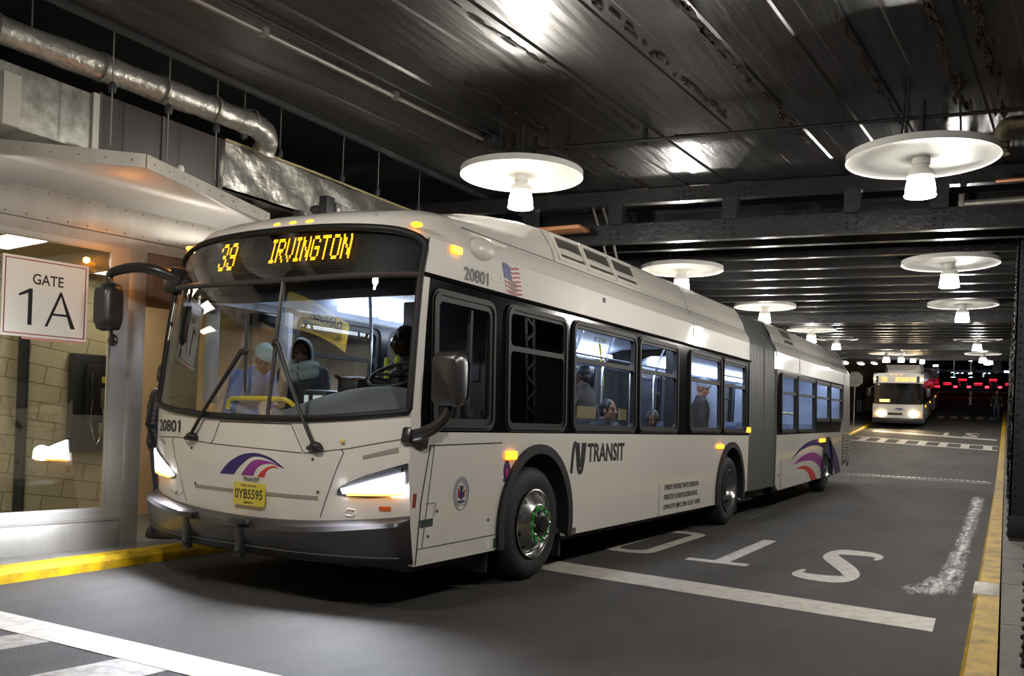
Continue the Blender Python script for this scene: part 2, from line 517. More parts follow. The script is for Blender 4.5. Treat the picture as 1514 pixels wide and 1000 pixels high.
def skew(x, t, z): return V(x-t*math.sin(SK), t*math.cos(SK), z)
def ibeam(mb, x, zb, zt, fw, tf=.03, tw=.02, t0=-4., t1=11.):
    for a, b, c, d in ((-fw/2, fw/2, zb, zb+tf), (-tw/2, tw/2, zb, zt), (-fw/2, fw/2, zt-tf, zt)):
        mb.loft([[skew(x+a, t, c), skew(x+b, t, c), skew(x+b, t, d), skew(x+a, t, d)] for t in (t0, t1)])
def girder(x):
    g = zg(x); m = MB()
    # deep bottom chord plate, recessed web, stiffeners and riveted top angle
    m.loft([[skew(x-.16, t, 3.675+g), skew(x-.05, t, 3.675+g), skew(x-.05, t, 3.69+g), skew(x-.16, t, 3.69+g)] for t in (-4, 11)])
    m.loft([[skew(x-.15, t, 3.69+g), skew(x-.06, t, 3.69+g), skew(x-.06, t, 3.92+g), skew(x-.15, t, 3.92+g)] for t in (-4, 11)])
    m.loft([[skew(x-.15, t, 4.17+g), skew(x-.02, t, 4.17+g), skew(x-.02, t, 4.35+g), skew(x-.13, t, 4.35+g)] for t in (-4, 11)])
    for t in (-2.4, -.9, .72, 1.62, 3.0, 4.42, 5.6, 7.2, 8.8):
        m.loft([[skew(x-.15, t-.09+.0, z), skew(x-.02, t-.09, z), skew(x-.02, t+.09, z), skew(x-.15, t+.09, z)] for z in (3.9+g, 4.2+g)])
    o = struct(m.build('girder', 'beam_steel'))
    return o, g
random.seed(1)
go, g = girder(10.95)
def rivets(parent, spots, nrm, r=.016):
    m = MB()
    for p in spots:
        m.ell(p, (r, r, r*.8), None, 4, 8)
    return m.build('rivet_heads', 'beam_steel', parent)
sp_ = []
for t in (.72, 1.62, 3.0, 4.42):
    for dx in (-.05, .05):
        for zz in (3.73, 3.80, 3.87): sp_.append(skew(10.95-.152, t+dx, zz))
rivets(go, sp_, None)
sp_ = [skew(10.95-.15, t+.07*i, z) for t in (.25, 2.55, 3.35) for i in range(5) for z in (4.21, 4.28)]
rivets(go, sp_, None)
for x in (20.6, 30.4, 40.2, 50, 59.5): girder(x)
x = 12.1; gi = 0
for seg in ((12.1, 20), (21.5, 29.9), (31.3, 39.6), (41.1, 49.4), (51, 59)):
    x = seg[0]
    while x < seg[1]:
        m = MB(); g = zg(x)
        ibeam(m, x, 3.82+g, 4.37+g, .12)
        struct(m.build('floor_beam', 'beam_steel'))
        x += .92
m = MB(); m.loft([[skew(60.2, t, 6.0), skew(60.6, t, 6.0), skew(60.6, t, 9), skew(60.2, t, 9)] for t in (-9, 16)])
struct(m.build('wall_end', 'dark_wall'))
m = MB(); along(m, [(11.6, -.2), (11.9, -.2), (11.9, 4.6), (11.6, 4.6)], [x for x in XS if x <= 62])
struct(m.build('wall_left', 'dark_wall'))
m = MB(); along(m, [(-5.6, -.2), (-5.9, -.2), (-5.9, 4.6), (-5.6, 4.6)], [x for x in XS if x <= 62])
struct(m.build('wall_right', 'dark_wall'))
m = MB(); m.box(-9.2, -8.9, -6, 12, -.2, 4.6)
struct(m.build('wall_back', 'dark_wall'))

# riveted lattice columns along the right kerb
def column(x, label):
    g = zg(x)
    t = thing('steel_column', label, 'column', (x, -.35 if x < 6 else -.29, g+.14))
    h = zc(x)-g-.14
    for dx in (0, .36):
        m = MB()
        for (a, b, c, d) in ((-.22, .22, 0, .02), (-.22, -.2, 0, .1), (.2, .22, 0, .1)):
            m.box(dx+(c if dx == 0 else -d), dx+(d if dx == 0 else -c), a, b, 0, h)
        m.build('channel', 'black_steel', t)
    m = MB(); n = int(h/.24)
    for i in range(n):
        z0 = h*i/n; z1 = h*(i+1)/n
        for yy in (.225, -.225):
            a, b = (0.02, .34) if i % 2 else (.34, .02)
            m.loft([[V(a, yy-.006, z0), V(a, yy+.006, z0), V(a, yy+.006, z0+.06), V(a, yy-.006, z0+.06)], [V(b, yy-.006, z1-.06), V(b, yy+.006, z1-.06), V(b, yy+.006, z1), V(b, yy-.006, z1)]])
    m.build('lacing', 'black_steel', t)
    m = MB(); m.box(-.12, .48, -.22, .215, 0, .03, .005); m.box(-.03, .39, -.23, .225, .03, .3, .004)
    m.build('base_plate', 'black_steel', t)
    m = MB(); random.seed(int(x*10))
    nz = int(h/.1)
    for i in range(nz):
        for xx in (.05, .31):
            m.ell((xx, .232, .06+i*.1), (.017, .011, .017), None, 4, 8)
        for yy in (-.17, .17):
            m.ell((-.006, yy, .06+i*.1), (.011, .017, .017), None, 4, 8)
    m.build('rivet_heads', 'black_steel', t)
    return t
CL = [(5.42, 'riveted black steel column cut by the right picture edge, rivet heads showing at its foot'),
      (12.62, 'dark riveted lattice column on the right sidewalk, first whole column beside the yellow kerb'),
      (19.8, 'dark lattice column standing directly behind the first whole column at right'),
      (27.0, 'third lattice column of the row receding along the right kerb'),
      (34.2, 'fourth lattice column of the right kerb row, mostly hidden by those before it'),
      (41.4, 'fifth lattice column of the right kerb row, level with the far crosswalk'),
      (48.6, 'sixth lattice column of the right kerb row, level with the far stop line'),
      (55.8, 'last lattice column of the right kerb row, nearest the walking pedestrian')]
for x, l in CL: column(x, l)

# conduits under the ceiling
t = thing('conduit_run', 'thin dark conduit pair crossing the ceiling above the two nearest pendant lamps', 'conduit', (0, 0, 0))
m = MB(); m.tube([V(8.62, -.6, 4.2), V(8.56, 0, 4.2), V(7.93, 4.62, 4.2), V(7.9, 4.85, 4.27)], .017); m.build('conduit', 'black_steel', t)
m = MB(); m.tube([V(8.67, -.6, 4.215), V(8.61, 0, 4.215), V(8.28, 2.4, 4.215), V(8.18, 2.9, 4.225)], .014); m.build('conduit', 'black_steel', t)
for yy in (-.1, .55, .85, 1.4, 3.2, 4.0, 4.35, 4.6):
    xx = 8.62-(yy+.0)*.136
    m = MB(); m.box(xx-.02, xx+.02, yy-.02, yy+.02, 4.17, 4.343); m.build('conduit_clamp', 'black_steel', t)
t = thing('conduit_run', 'pale conduit running away along the ceiling at upper left, above the bus', 'conduit', (0, 0, 0))
m = MB(); m.tube([V(1.5, 5.33, 4.30), V(4.3, 5.104, 4.30), V(5.69, 4.99, 4.30), V(7.78, 4.82, 4.30)], .02); m.build('conduit', 'conduit_steel', t)
m = MB(); m.tube([V(1.5, 5.2, 4.325), V(4.4, 4.95, 4.325), V(7.9, 4.68, 4.325)], .014); m.build('conduit', 'black_steel', t)
m = MB(); m.box(7.75, 8.0, 4.68, 4.9, 4.26, 4.343, .01); m.build('junction_box', 'black_steel', t)
for xx in (3.2, 4.9, 6.4):
    m = MB(); yy = 5.33-(xx-1.5)*.0812; m.box(xx-.025, xx+.025, yy-.03, yy+.03, 4.275, 4.343); m.build('conduit_clamp', 'conduit_steel', t)
t = thing('flexible_conduit', 'two grey looping cables hanging below the girder beside the near left lamp', 'cable', (0, 0, 0))
for dy in (0, .14):
    m = MB(); m.tube(spline([V(10.6, 4.95-dy, 4.3), V(10.45, 4.8-dy, 4.28), V(10.4, 4.72-dy, 4.1), V(10.42, 4.62-dy, 3.8), V(10.5, 4.55-dy, 3.45)], 5), .018); m.build('cable', 'conduit_steel', t)
t = thing('wood_plank', 'brown board lying on the girder flange above the bus roof', 'board', (0, 0, 0))
m = MB(); m.box(9.6, 9.9, 4.55, 6.2, 3.74, 3.79, .01); m.build('board', pm('brown_wood', '8a5a35', .6), t)
# old pipe elbow, top right
t = thing('pipe_elbow', 'lagged pipe with flanged elbow hanging from the ceiling at upper right', 'pipe', (9.0, .12, 4.02))
m = MB(); m.tube([V(.05, -1.2, .24), V(.03, -.35, .22), V(.02, -.18, .21)], .1, 14); m.build('lagging', pm('lagging', '8d8576', .85, nz=(9, .9, '4b453a'), bump=(20, .8)), t)
m = MB(); m.tube(spline([V(.02, -.18, .21), V(0, -.05, .2), V(0, 0, .12), V(0, .01, .02), V(0, .01, -.06)], 4), [.062]*17, 14); m.build('elbow', pm('old_brass', '8b8068', .5, .4, nz=(9, .8, '3a3226')), t)
for zz in (.05, .0, -.05):
    m = MB(); m.lathe([(.0, -.015), (.085, -.015), (.085, .015), (0, .015)], 18, Matrix.Translation((0, .01, zz))); m.build('flange', 'old_brass', t)
# stub pipe under the girder, right
t = thing('pipe_stub', 'short grey pipe clamped under the girder at far right', 'pipe', (11.0, .1, 4.0))
m = MB(); m.tube([V(0, -.7, 0), V(0, .42, 0)], .045, 12); m.build('pipe', 'conduit_steel', t)
m = MB(); m.box(-.06, .06, .38, .44, -.11, .11, .01); m.build('flange', 'conduit_steel', t)
t = thing('pipe_stub', 'thin orange-brown pipe end entering at the right edge above the far lamps', 'pipe', (10.2, .05, 4.02))
m = MB(); m.tube([V(0, -.8, 0), V(0, .12, 0)], .022, 10); m.build('pipe', pm('copper_pipe', '8a5f44', .4, .5), t)
# ------------------------------------------------------------------ gate building on the left
GA = R(-8)
gate = Matrix.Translation((5.5, 7.0, 0)) @ Matrix.Rotation(GA, 4, 'Z')   # x along the front, y inward, z up
m = MB(gate)
m.box(-2.6, -.22, 0, .10, .02, .36, .004)           # kick panel
m.box(-2.6, -.22, -.012, .0, .36, .385)             # sill
m.box(-.22, -.05, -.015, .12, .02, 2.84, .006)      # post
m.box(-2.6, 1.9, -.005, .10, 2.83, 2.93)            # header
m.box(-2.6, 1.9, -.03, .10, 2.93, 3.2, .004)        # riveted band
wl = struct(m.build('wall_gate', 'aluminium'))
m = MB(gate)
for i in range(26):
    for z in (2.96, 3.165): m.ell((-2.5+.17*i, -.034, z), (.009, .006, .009), None, 4, 8)
for z in [.3+.35*i for i in range(8)]:
    for xx in (-.2, -.07): m.ell((xx, -.018, z), (.007, .005, .007), None, 4, 8)
m.build('rivet_heads', 'conduit_steel', wl)
m = MB(gate)
m.plate([(-2.6, .385), (-.22, .385), (-.22, 2.83), (-2.6, 2.83)], [[(-2.5, .46), (-.37, .46), (-.37, 2.78), (-2.5, 2.78)]], lambda a, b: V(a, -.012, b), lambda a, b: V(a, .03, b))
m.plate([(-2.5, .46), (-.37, .46), (-.37, 2.78), (-2.5, 2.78)], [[(-2.48, .48), (-.39, .48), (-.39, 2.77), (-2.48, 2.77)]], lambda a, b: V(a, .0, b), lambda a, b: V(a, .02, b))
w1 = struct(m.build('window_1', 'alu_frame'))
m = MB(gate); m.plate([(-2.49, .47), (-.40, .47), (-.40, 2.775), (-2.49, 2.775)], [], lambda a, b: V(a, .010, b), lambda a, b: V(a, .015, b))
m.build('window_glass', 'gate_glass', w1)
# room behind the glass
m = MB(gate)
m.box(-3.6, 4.4, 2.2, 2.35, .1, 3.0)
wt = struct(m.build('wall_rear', pm('tile_wall', 'c9b98d', .3)))
def tile_nodes(mt):
    nt = mt.node_tree; b = nt.nodes['Principled BSDF']
    tc = nt.nodes.new('ShaderNodeTexCoord'); mp = nt.nodes.new('ShaderNodeMapping'); br = nt.nodes.new('ShaderNodeTexBrick')
    mp.inputs['Rotation'].default_value = (R(90), 0, R(-8))
    br.inputs['Color1'].default_value = (*lin('cdc3a4'), 1); br.inputs['Color2'].default_value = (*lin('c2b796'), 1); br.inputs['Mortar'].default_value = (*lin('8a7d58'), 1)
    br.inputs['Scale'].default_value = 1; br.inputs['Brick Width'].default_value = .4; br.inputs['Row Height'].default_value = .2; br.inputs['Mortar Size'].default_value = .006
    nt.links.new(tc.outputs['Object'], mp.inputs['Vector']); nt.links.new(mp.outputs[0], br.inputs['Vector']); nt.links.new(br.outputs[0], b.inputs['Base Color'])
tile_nodes(MATS['tile_wall'])
m = MB(gate); m.box(-3.75, -3.6, .0, 2.35, .1, 3.0); struct(m.build('wall_side', 'plaster_beige'))
m = MB(gate); m.box(.95, 1.9, .3, .42, .1, 2.83); m.box(1.9, 4.4, .3, .42, .1, 3.0); struct(m.build('wall_vestibule', 'plaster_beige'))
m = MB(gate); m.box(-.22, -.05, .12, .3, .1, 2.83); struct(m.build('wall_vestibule', 'plaster_beige'))
m = MB(gate); m.box(-.05, .95, .02, .09, 2.35, 2.83); m.box(-.05, .95, .0, .02, 2.33, 2.37); struct(m.build('trim_3', pm('brown_panel', '5b4a40', .5)))
m = MB(gate); m.box(-3.75, 4.4, .1, 2.35, 2.86, 2.95); struct(m.build('ceiling', 'plaster_beige'))
for i, (a, b) in enumerate(((-1.75, .75), (-.95, .75), (-2.6, 1.5), (.55, 1.4))):
    m = MB(gate); m.plate([(a-.2, b-.45), (a+.2, b-.45), (a+.2, b+.45), (a-.2, b+.45)], [[(a-.17, b-.42), (a+.17, b-.42), (a+.17, b+.42), (a-.17, b+.42)]], lambda p, q: V(p, q, 2.83), lambda p, q: V(p, q, 2.87))
    t = tag(m.build('ceiling_light', 'enamel_white'), ('fluorescent ceiling panel behind the gate window, above the left of the gate sign', 'fluorescent ceiling panel behind the gate window, above the right of the gate sign', 'fluorescent ceiling panel at the back of the gate room', 'fluorescent panel over the gate doorway beside the post')[i], 'ceiling light')
    m = MB(gate); m.box(a-.17, a+.17, b-.42, b+.42, 2.84, 2.85); m.build('diffuser', pm('diffuser%d' % i, 'ffffff', .5, emit=(1., .93, .8), es=15), t)
# canopy with a pointed prow over the kerb
C, Lp, Rp = V(5.0, 6.49, 0), V(3.55, 8.02, 0), V(7.06, 7.1, 0)
def zz(p, z): return V(p.x, p.y, z)
w0, w1_ = gate @ V(-2.6, 0, 0), gate @ V(1.9, 0, 0)
m = MB()
bk = [V(7.4, 9, 0), V(3.2, 9, 0)]
m.loft([[zz(p, z) for p in (Lp, C, Rp, bk[0], bk[1])] for z in (3.445, 3.55)])
m._new([zz(Lp, 3.444), zz(C, 3.444), zz(Rp, 3.444), zz(w0, 3.18), zz(w1_, 3.18)], [[0, 1, 3], [1, 4, 3], [1, 2, 4]])
cn = tag(m.build('canopy', 'fascia_metal', recalc=False), 'sheet metal canopy with a pointed prow above the gate window', 'canopy')
def edge_strip(a, b, z0, z1, o):
    n = (b-a).cross(V(0, 0, 1)).normalized()*o
    return [[zz(a+n, z0), zz(b+n, z0), zz(b+n, z1), zz(a+n, z1)], [zz(a, z0), zz(b, z0), zz(b, z1), zz(a, z1)]]
m = MB()
m.loft(edge_strip(Lp, C, 3.44, 3.56, .012)); m.loft(edge_strip(C, Rp, 3.44, 3.56, .012))
for a, b, n in ((Lp, C, 10), (C, Rp, 10)):
    nn = (b-a).cross(V(0, 0, 1)).normalized()*.014
    for i in range(n):
        p = a.lerp(b, (i+.5)/n)+nn; m.ell((p.x, p.y, 3.5), (.01, .01, .01), None, 4, 8)
m.build('fascia_strip', 'aluminium', cn)
m = MB(); m.ell((5.55, 6.72, 3.6), (.035, .035, .045), None, 8, 10); m.box(5.54, 5.56, 6.71, 6.73, 3.54, 3.6); m.build('knob', 'enamel_white', cn)

m = MB(gate); m.box(.78, 4.4, 2.1, 2.19, .1, 2.86); struct(m.build('wall_vestibule', 'plaster_beige'))
m = MB(gate); m.tube([V(-.17, 2.14, .12), V(-.17, 2.14, 2.86)], .055, 10)
tag(m.build('standpipe', 'dark_plastic'), 'dark vertical pipe on the tiled wall behind the gate window', 'pipe')
# the gate sign
sg = thing('gate_sign', 'white GATE 1A sign with a red border hung inside the gate window', 'sign', (0, 0, 0))
sg.matrix_world = gate @ Matrix.Translation((-1.3, -.012, 1.945))
sw, sh = .705, .665
m = MB(); m.box(0, sw, 0, .01, 0, sh); m.build('board', 'sign_white', sg)
m = MB(); m.plate([(.015, .02), (sw-.02, .02), (sw-.02, sh-.02), (.015, sh-.02)], [[(.023, .028), (sw-.028, .028), (sw-.028, sh-.028), (.023, sh-.028)]], lambda a, b: V(a, -.003, b), lambda a, b: V(a, .002, b)); m.build('border', 'sign_red', sg)
m = MB(); put_text(m, 'GATE', lambda a, b: V(.235+.255*a, -.003, .445+.09*b)); m.build('lettering', 'ink', sg)
m = MB()
one = [(.205, .10), (.238, .10), (.238, .405), (.215, .405), (.125, .35), (.135, .335), (.205, .368)]
m.plate(one, [], lambda a, b: V(a, -.003, b), lambda a, b: V(a, .002, b))
for q in ([(.345, .10), (.465, .405), (.478, .378), (.367, .10)], [(.462, .405), (.478, .405), (.602, .10), (.562, .10)], [(.40, .20), (.55, .20), (.543, .218), (.407, .218)]):
    m.plate(q, [], lambda a, b: V(a, -.003, b), lambda a, b: V(a, .002, b))
m.build('lettering', 'ink', sg)
m = MB(); m.box(.17, .69, .012, .02, -.018, .2); m.build('backing_card', pm('card_red', 'c98a7c', .6), sg)
# payphone on the tiled wall
ph = thing('payphone', 'black wall payphone seen through the gate window', 'payphone')
ph.matrix_world = gate @ Matrix.Translation((.44, 2.19, .86))
m = MB(); m.box(-.12, .56, -.12, 0, 0, 1.1, .02); m.build('backboard', 'dark_plastic', ph)
m = MB(); m.box(.0, .28, -.24, -.12, .35, .98, .02); m.build('housing', pm('phone_steel', '3c3d40', .35, .6), ph)
m = MB(); m.tube(spline([V(.04, -.27, .88), V(.02, -.29, .8), V(.02, -.29, .68), V(.04, -.27, .6)], 4), [.03, .028, .02, .018, .016, .016, .016, .016, .016, .016, .018, .026, .03], 10); m.build('handset', 'dark_plastic', ph)
m = MB(); m.box(.15, .26, -.25, -.235, .78, .85, .004); m.build('instruction_card', 'plate_yellow', ph)
m = MB(); m.box(.14, .25, -.25, -.235, .5, .72, .006); m.build('keypad', 'conduit_steel', ph)
m = MB(); m.box(.13, .3, -.26, -.24, .2, .33, .004); m.build('label_plate', 'galvanised', ph)
m = MB(); m.tube(spline([V(.05, -.25, .6), V(.03, -.26, .35), V(.1, -.26, .1), V(.17, -.26, .3), V(.16, -.25, .5)], 6), .009, 6); m.build('cord', 'chrome', ph)

# ducts and pipe above the gate
t = thing('duct', 'patched galvanised duct box above the canopy at the left edge', 'duct')
m = MB(); m.box(3.3, 4.8, 6.9, 8.2, 3.56, 4.06, .01); m.build('casing', 'galvanised', t)
m = MB(); m.box(3.98, 4.12, 6.86, 6.91, 3.56, 3.97); m.build('corner_strip', 'alu_frame', t)
m = MB(); m.box(4.76, 4.82, 6.88, 6.91, 3.56, 4.07); m.build('corner_strip', 'alu_frame', t)
t = thing('duct', 'plain brown sheet metal duct between the galvanised box and the foil duct', 'duct')
m = MB(); m.box(4.83, 6.18, 6.92, 8.2, 3.56, 4.1, .01); m.build('casing', 'brown_sheet', t)
m = MB()
for x in (4.85, 5.5, 6.17): m.box(x-.012, x+.012, 6.905, 6.93, 3.56, 4.1)
m.build('seam_strip', pm('brown_seam', '3b3532', .6), t)
t = thing('foil_duct', 'foil wrapped insulated duct running away above the bus front', 'duct')
random.seed(8); m = MB()
nx, nz_ = 60, 8
def fd(x, v):
    w = .012*math.sin(x*9.3+v*7)+.01*math.sin(x*23+v*3)+.008*random.uniform(-1, 1)
    y = 6.88+w; z = 3.62+.46*v
    top = 4.08+.012*math.sin(x*3)+.006*random.uniform(-1, 1)
    return V(x, y, min(z, top))
m.grid(fd, [6.2+5.4*i/nx for i in range(nx+1)], [i/nz_ for i in range(nz_+1)])
m.loft([[V(x, 6.86, 4.08), V(x, 7.9, 4.1), V(x, 7.9, 3.6), V(x, 6.9, 3.6)] for x in (6.2, 11.6)], False, True)
m.loft([[V(6.2, 6.86, 4.09), V(6.2, 7.9, 4.1), V(6.2, 7.9, 3.6), V(6.2, 6.88, 3.6)], [V(6.19, 6.86, 4.09), V(6.19, 7.9, 4.1), V(6.19, 7.9, 3.6), V(6.19, 6.88, 3.6)]])
m.build('wrapping', 'foil', t, ang=60, recalc=False)
m = MB(); m.tube([V(6.2, 6.87, 4.09), V(7.5, 6.87, 4.1), V(9, 6.87, 4.085), V(11.6, 6.87, 4.09)], .014, 6); m.build('edge_tape', pm('tape_tan', '9c8f66', .6), t)
t = thing('foil_pipe', 'foil wrapped round pipe sloping across upper left and elbowing down to the foil duct', 'pipe')
pts = spline([V(1.5, 6.98, 4.29), V(2.7, 6.93, 4.28), V(3.94, 6.87, 4.27), V(4.84, 6.8, 4.27), V(5.6, 6.72, 4.26), V(6.1, 6.66, 4.25), V(6.4, 6.62, 4.23), V(6.55, 6.66, 4.15), V(6.58, 6.75, 4.03)], 6)
random.seed(4)
m = MB(); m.tube(pts, [.115+random.uniform(-.008, .008) for _ in pts], 18); m.build('wrapping', 'foil', t)
for x in (3.2, 3.9, 4.75, 5.33, 5.87, 6.3):
    m = MB(); y = 6.87-(x-3.94)*.1 if x > 3.94 else 6.87+(3.94-x)*.05
    m.lathe([(.121, -.016), (.126, -.016), (.126, .016), (.121, .016)], 18, Matrix.Translation((x, y, 4.265)) @ Matrix.Rotation(R(90), 4, 'Y'))
    m.build('strap', 'conduit_steel', t)
def hanger(x, y, z0, label, bead=False):
    t = thing('hanger_rod', label, 'hanger rod', (x, y, z0), 0, 'hanger rods over the gate')
    m = MB(); m.tube([V(0, 0, 0), V(0, 0, 5.2-z0)], .007, 6); m.build('rod', 'conduit_steel', t)
    m = MB(); m.lathe([(0, -.03), (.03, -.03), (.035, .02), (.018, .06), (0, .06)], 10, Matrix.Translation((0, 0, .04 if not bead else 4.06-z0))); m.build('clamp', 'dark_plastic', t)
for x, l in ((4.33, 'hanger rod behind the foil pipe at the far upper left'), ):
    hanger(x, 7.1, 4.3, l)
for x, l in ((4.76, 'dark hanger rod crossing the foil pipe and the left end of the brown duct'), (5.33, 'dark hanger rod crossing the foil pipe over the middle of the brown duct'), (5.88, 'dark hanger rod crossing the foil pipe over the right end of the brown duct')):
    hanger(x, 6.64, 3.58, l, True)
for x, z0, l in ((6.3, 4.1, 'short hanger rod at the bend of the foil pipe'), (6.8, 4.05, 'pale hanger rod just right of the foil pipe elbow'), (7.8, 4.05, 'first of the pair of pale hanger rods above the foil duct middle'), (8.45, 4.05, 'second of the pair of pale hanger rods above the foil duct middle'), (9.3, 4.05, 'rightmost pale hanger rod above the foil duct, close to the bus roof')):
    hanger(x, 6.72, z0, l)
t = thing('security_camera', 'small black box with a grey cover mounted on the foil duct above the bus roof', 'box', (7.6, 6.78, 3.62))
m = MB(); m.box(0, .13, -.02, .1, 0, .24, .008); m.build('housing', 'dark_plastic', t)
m = MB(); m.box(.15, .25, -.03, .08, .02, .19, .008); m.build('cover', 'conduit_steel', t)
m = MB(); m.box(.17, .21, -.036, -.03, .07, .13); m.build('switch', 'enamel_white', t)

# ------------------------------------------------------------------ pendant lamps
def make_lamp():
    t = thing('pendant_lamp', '', 'lamp', (0, 0, 0), 0, 'pendant disc lamps')
    m = MB(); m.lathe([(.05, .0), (.3, .012), (.588, .0), (.60, -.012), (.60, .045), (.585, .05), (.3, .05), (.05, .05)], 56); m.build('disc', 'enamel_white', t)
    m = MB(); m.lathe([(.0, .02), (.07, .02), (.07, -.05), (.062, -.055), (.062, -.08), (.095, -.1), (.115, -.15), (.108, -.16), (0, -.16)], 28); m.build('socket', 'enamel_white', t)
    prof = [(.100, -.155)]
    for i in range(9):
        z = -.16-.0155*i; r = .101+.019*math.sin(i/8*1.7); prof += [(r, z), (r-.004, z-.010)]
    prof += [(.122, -.30), (.128, -.308), (.122, -.318), (.09, -.322), (0, -.318)]
    m = MB(); m.lathe(prof, 28); m.build('bulb', 'bulb', t)
    for a in (40, 160, 280):
        m = MB(); x, y = .3*math.cos(R(a)), .3*math.sin(R(a)); m.tube([V(x, y, .05), V(x*.9, y*.9, .62)], .009, 6); m.build('hanger', 'black_steel', t)
    m = MB(); m.tube([V(0, 0, .05), V(0, 0, .5)], .02, 8); m.build('stem', 'black_steel', t)
    ld = bpy.data.lights.new('lamp_beam', 'POINT'); ld.energy = LAMP_W; ld.shadow_soft_size = .045; ld.color = (1., .955, .89)
    lo = bpy.data.objects.new('lamp_beam', ld); COL.objects.link(lo); lo.parent = t; lo.location = (0, 0, -.37)
    return t
lp = [(8.1, .69, 3.73, 'biggest white disc pendant lamp, upper right of the picture'), (7.5, 4.2, 3.79, 'white disc pendant lamp directly above the bus roof, nearest of the left row'),
      (13.1, .72, 3.71, 'second disc lamp of the right row, behind the biggest one'), (12.55, 4.25, 3.71, 'second disc lamp of the left row, by the three roof hatches'),
      (18.36, .77, 3.85, 'third disc lamp of the right row'), (17.85, 4.29, 3.85, 'third disc lamp of the left row, above the grey bellows'),
      (27.5, .76, 4.1, 'fourth disc lamp of the right row, above the walking pedestrian'), (23.1, 4.36, 3.95, 'fourth disc lamp of the left row, above the trailer roof'),
      (26.9, 4.37, 4.1, 'fifth disc lamp of the left row, above the bus tail'),
      (34, 3.8, 4.26, 'sixth disc lamp of the left row, left above the distant bus'), (38.5, 3.75, 4.6, 'seventh disc lamp of the left row, above the distant bus'), (43.5, 3.75, 4.97, 'eighth disc lamp of the left row, above the distant bus roof'), (48.5, 3.75, 5.28, 'farthest disc lamp of the left row'),
      (36, .8, 4.4, 'fifth disc lamp of the right row, small and far'), (44, .8, 4.9, 'sixth disc lamp of the right row, small and far'), (52, .8, 5.5, 'farthest disc lamp of the right row'),
      (2.3, 4.15, 3.76, 'disc lamp over the crosswalk in front of the bus, behind the camera'), (2.9, .66, 3.76, 'disc lamp over the right kerb behind the camera')]
L0 = make_lamp()
for i, (x, y, z, l) in enumerate(lp):
    o = L0 if i == 0 else copy_tree(L0)
    o.location = (x, y, z); o['label'] = l
# ------------------------------------------------------------------ the articulated bus
bus = thing('articulated_bus', 'big white articulated bus in the foreground, route 39 to Irvington, fleet number 20801', 'bus', (6.968, 3.569, 0), R(-1.5))
BW = 2.7; YC = BW/2
XC = [(.3, -2.1), (.6, -2.16), (1.0, -2.2), (1.4, -2.2), (2.0, -2.14), (2.4, -2.09), (2.8, -1.98), (2.9, -1.9), (3.2, -1.6)]
YS = [(0, 0), (1.3, 0), (2.42, .03), (2.7, .038), (2.9, .12), (3.3, .3)]
ys = lambda z: li(YS, z)
def F(u, z, off=0.):
    def P(a, b):
        return V(li(XC, b)+.25*abs(a)**3.6, YC-(YC-ys(b))*a, b)
    p = P(u, z)
    if off:
        du = P(min(u+.01, 1.05), z)-P(u-.01, z); dz = P(u, z+.02)-P(u, z-.02)
        n = du.cross(dz).normalized()
        if n.x > 0: n = -n
        p = p+n*off
    return p
def fx(z): return li(XC, z)+.25
def lsp(a, b, n): return [a+(b-a)*i/n for i in range(n+1)]
def patch(mb, u0, u1, zl, zh, off=0., nu=24, nv=8):
    zl_ = zl if callable(zl) else (lambda u: zl); zh_ = zh if callable(zh) else (lambda u: zh)
    mb.grid(lambda u, v: F(u, zl_(u)+(zh_(u)-zl_(u))*v, off), lsp(u0, u1, nu), lsp(0, 1, nv)); return mb
def solid_patch(mb, u0, u1, zl, zh, o0, o1, nu=16, nv=4):
    zl_ = zl if callable(zl) else (lambda u: zl); zh_ = zh if callable(zh) else (lambda u: zh)
    us = lsp(u0, u1, nu); vs = lsp(0, 1, nv)
    edge = [(u, 0) for u in us]+[(u1, v) for v in vs[1:]]+[(u, 1) for u in us[::-1][1:]]+[(u0, v) for v in vs[::-1][1:-1]]
    g = lambda u, v, o: F(u, zl_(u)+(zh_(u)-zl_(u))*v, o)
    mb.grid(lambda u, v: g(u, v, o1), us, vs)
    mb.loft([[g(u, v, o0) for u, v in edge], [g(u, v, o1) for u, v in edge]], True, False); return mb
def fpoly(mb, poly, off=.004, n=1):
    mb.plate(poly, [], lambda u, z: F(u, z, off), lambda u, z: F(u, z, -.004)); return mb
def fline(mb, pts, r=.004, off=.0):
    fine = []
    for (a, b), (c, d) in zip(pts, pts[1:]):
        fine += [(a+(c-a)*i/8, b+(d-b)*i/8) for i in range(8)]
    fine.append(pts[-1])
    mb.tube([F(u, z, off) for u, z in fine], r, 6); return mb
zwb = lambda u: 1.335+.09*abs(u)**2.2        # windshield lower edge
zwt = lambda u: 2.385+.03*abs(u)**2
zst = lambda u: 2.80-.06*u*u-.10*abs(u)**14   # destination glass upper edge
zbt = lambda u: .60+.10*u*u                   # bumper top

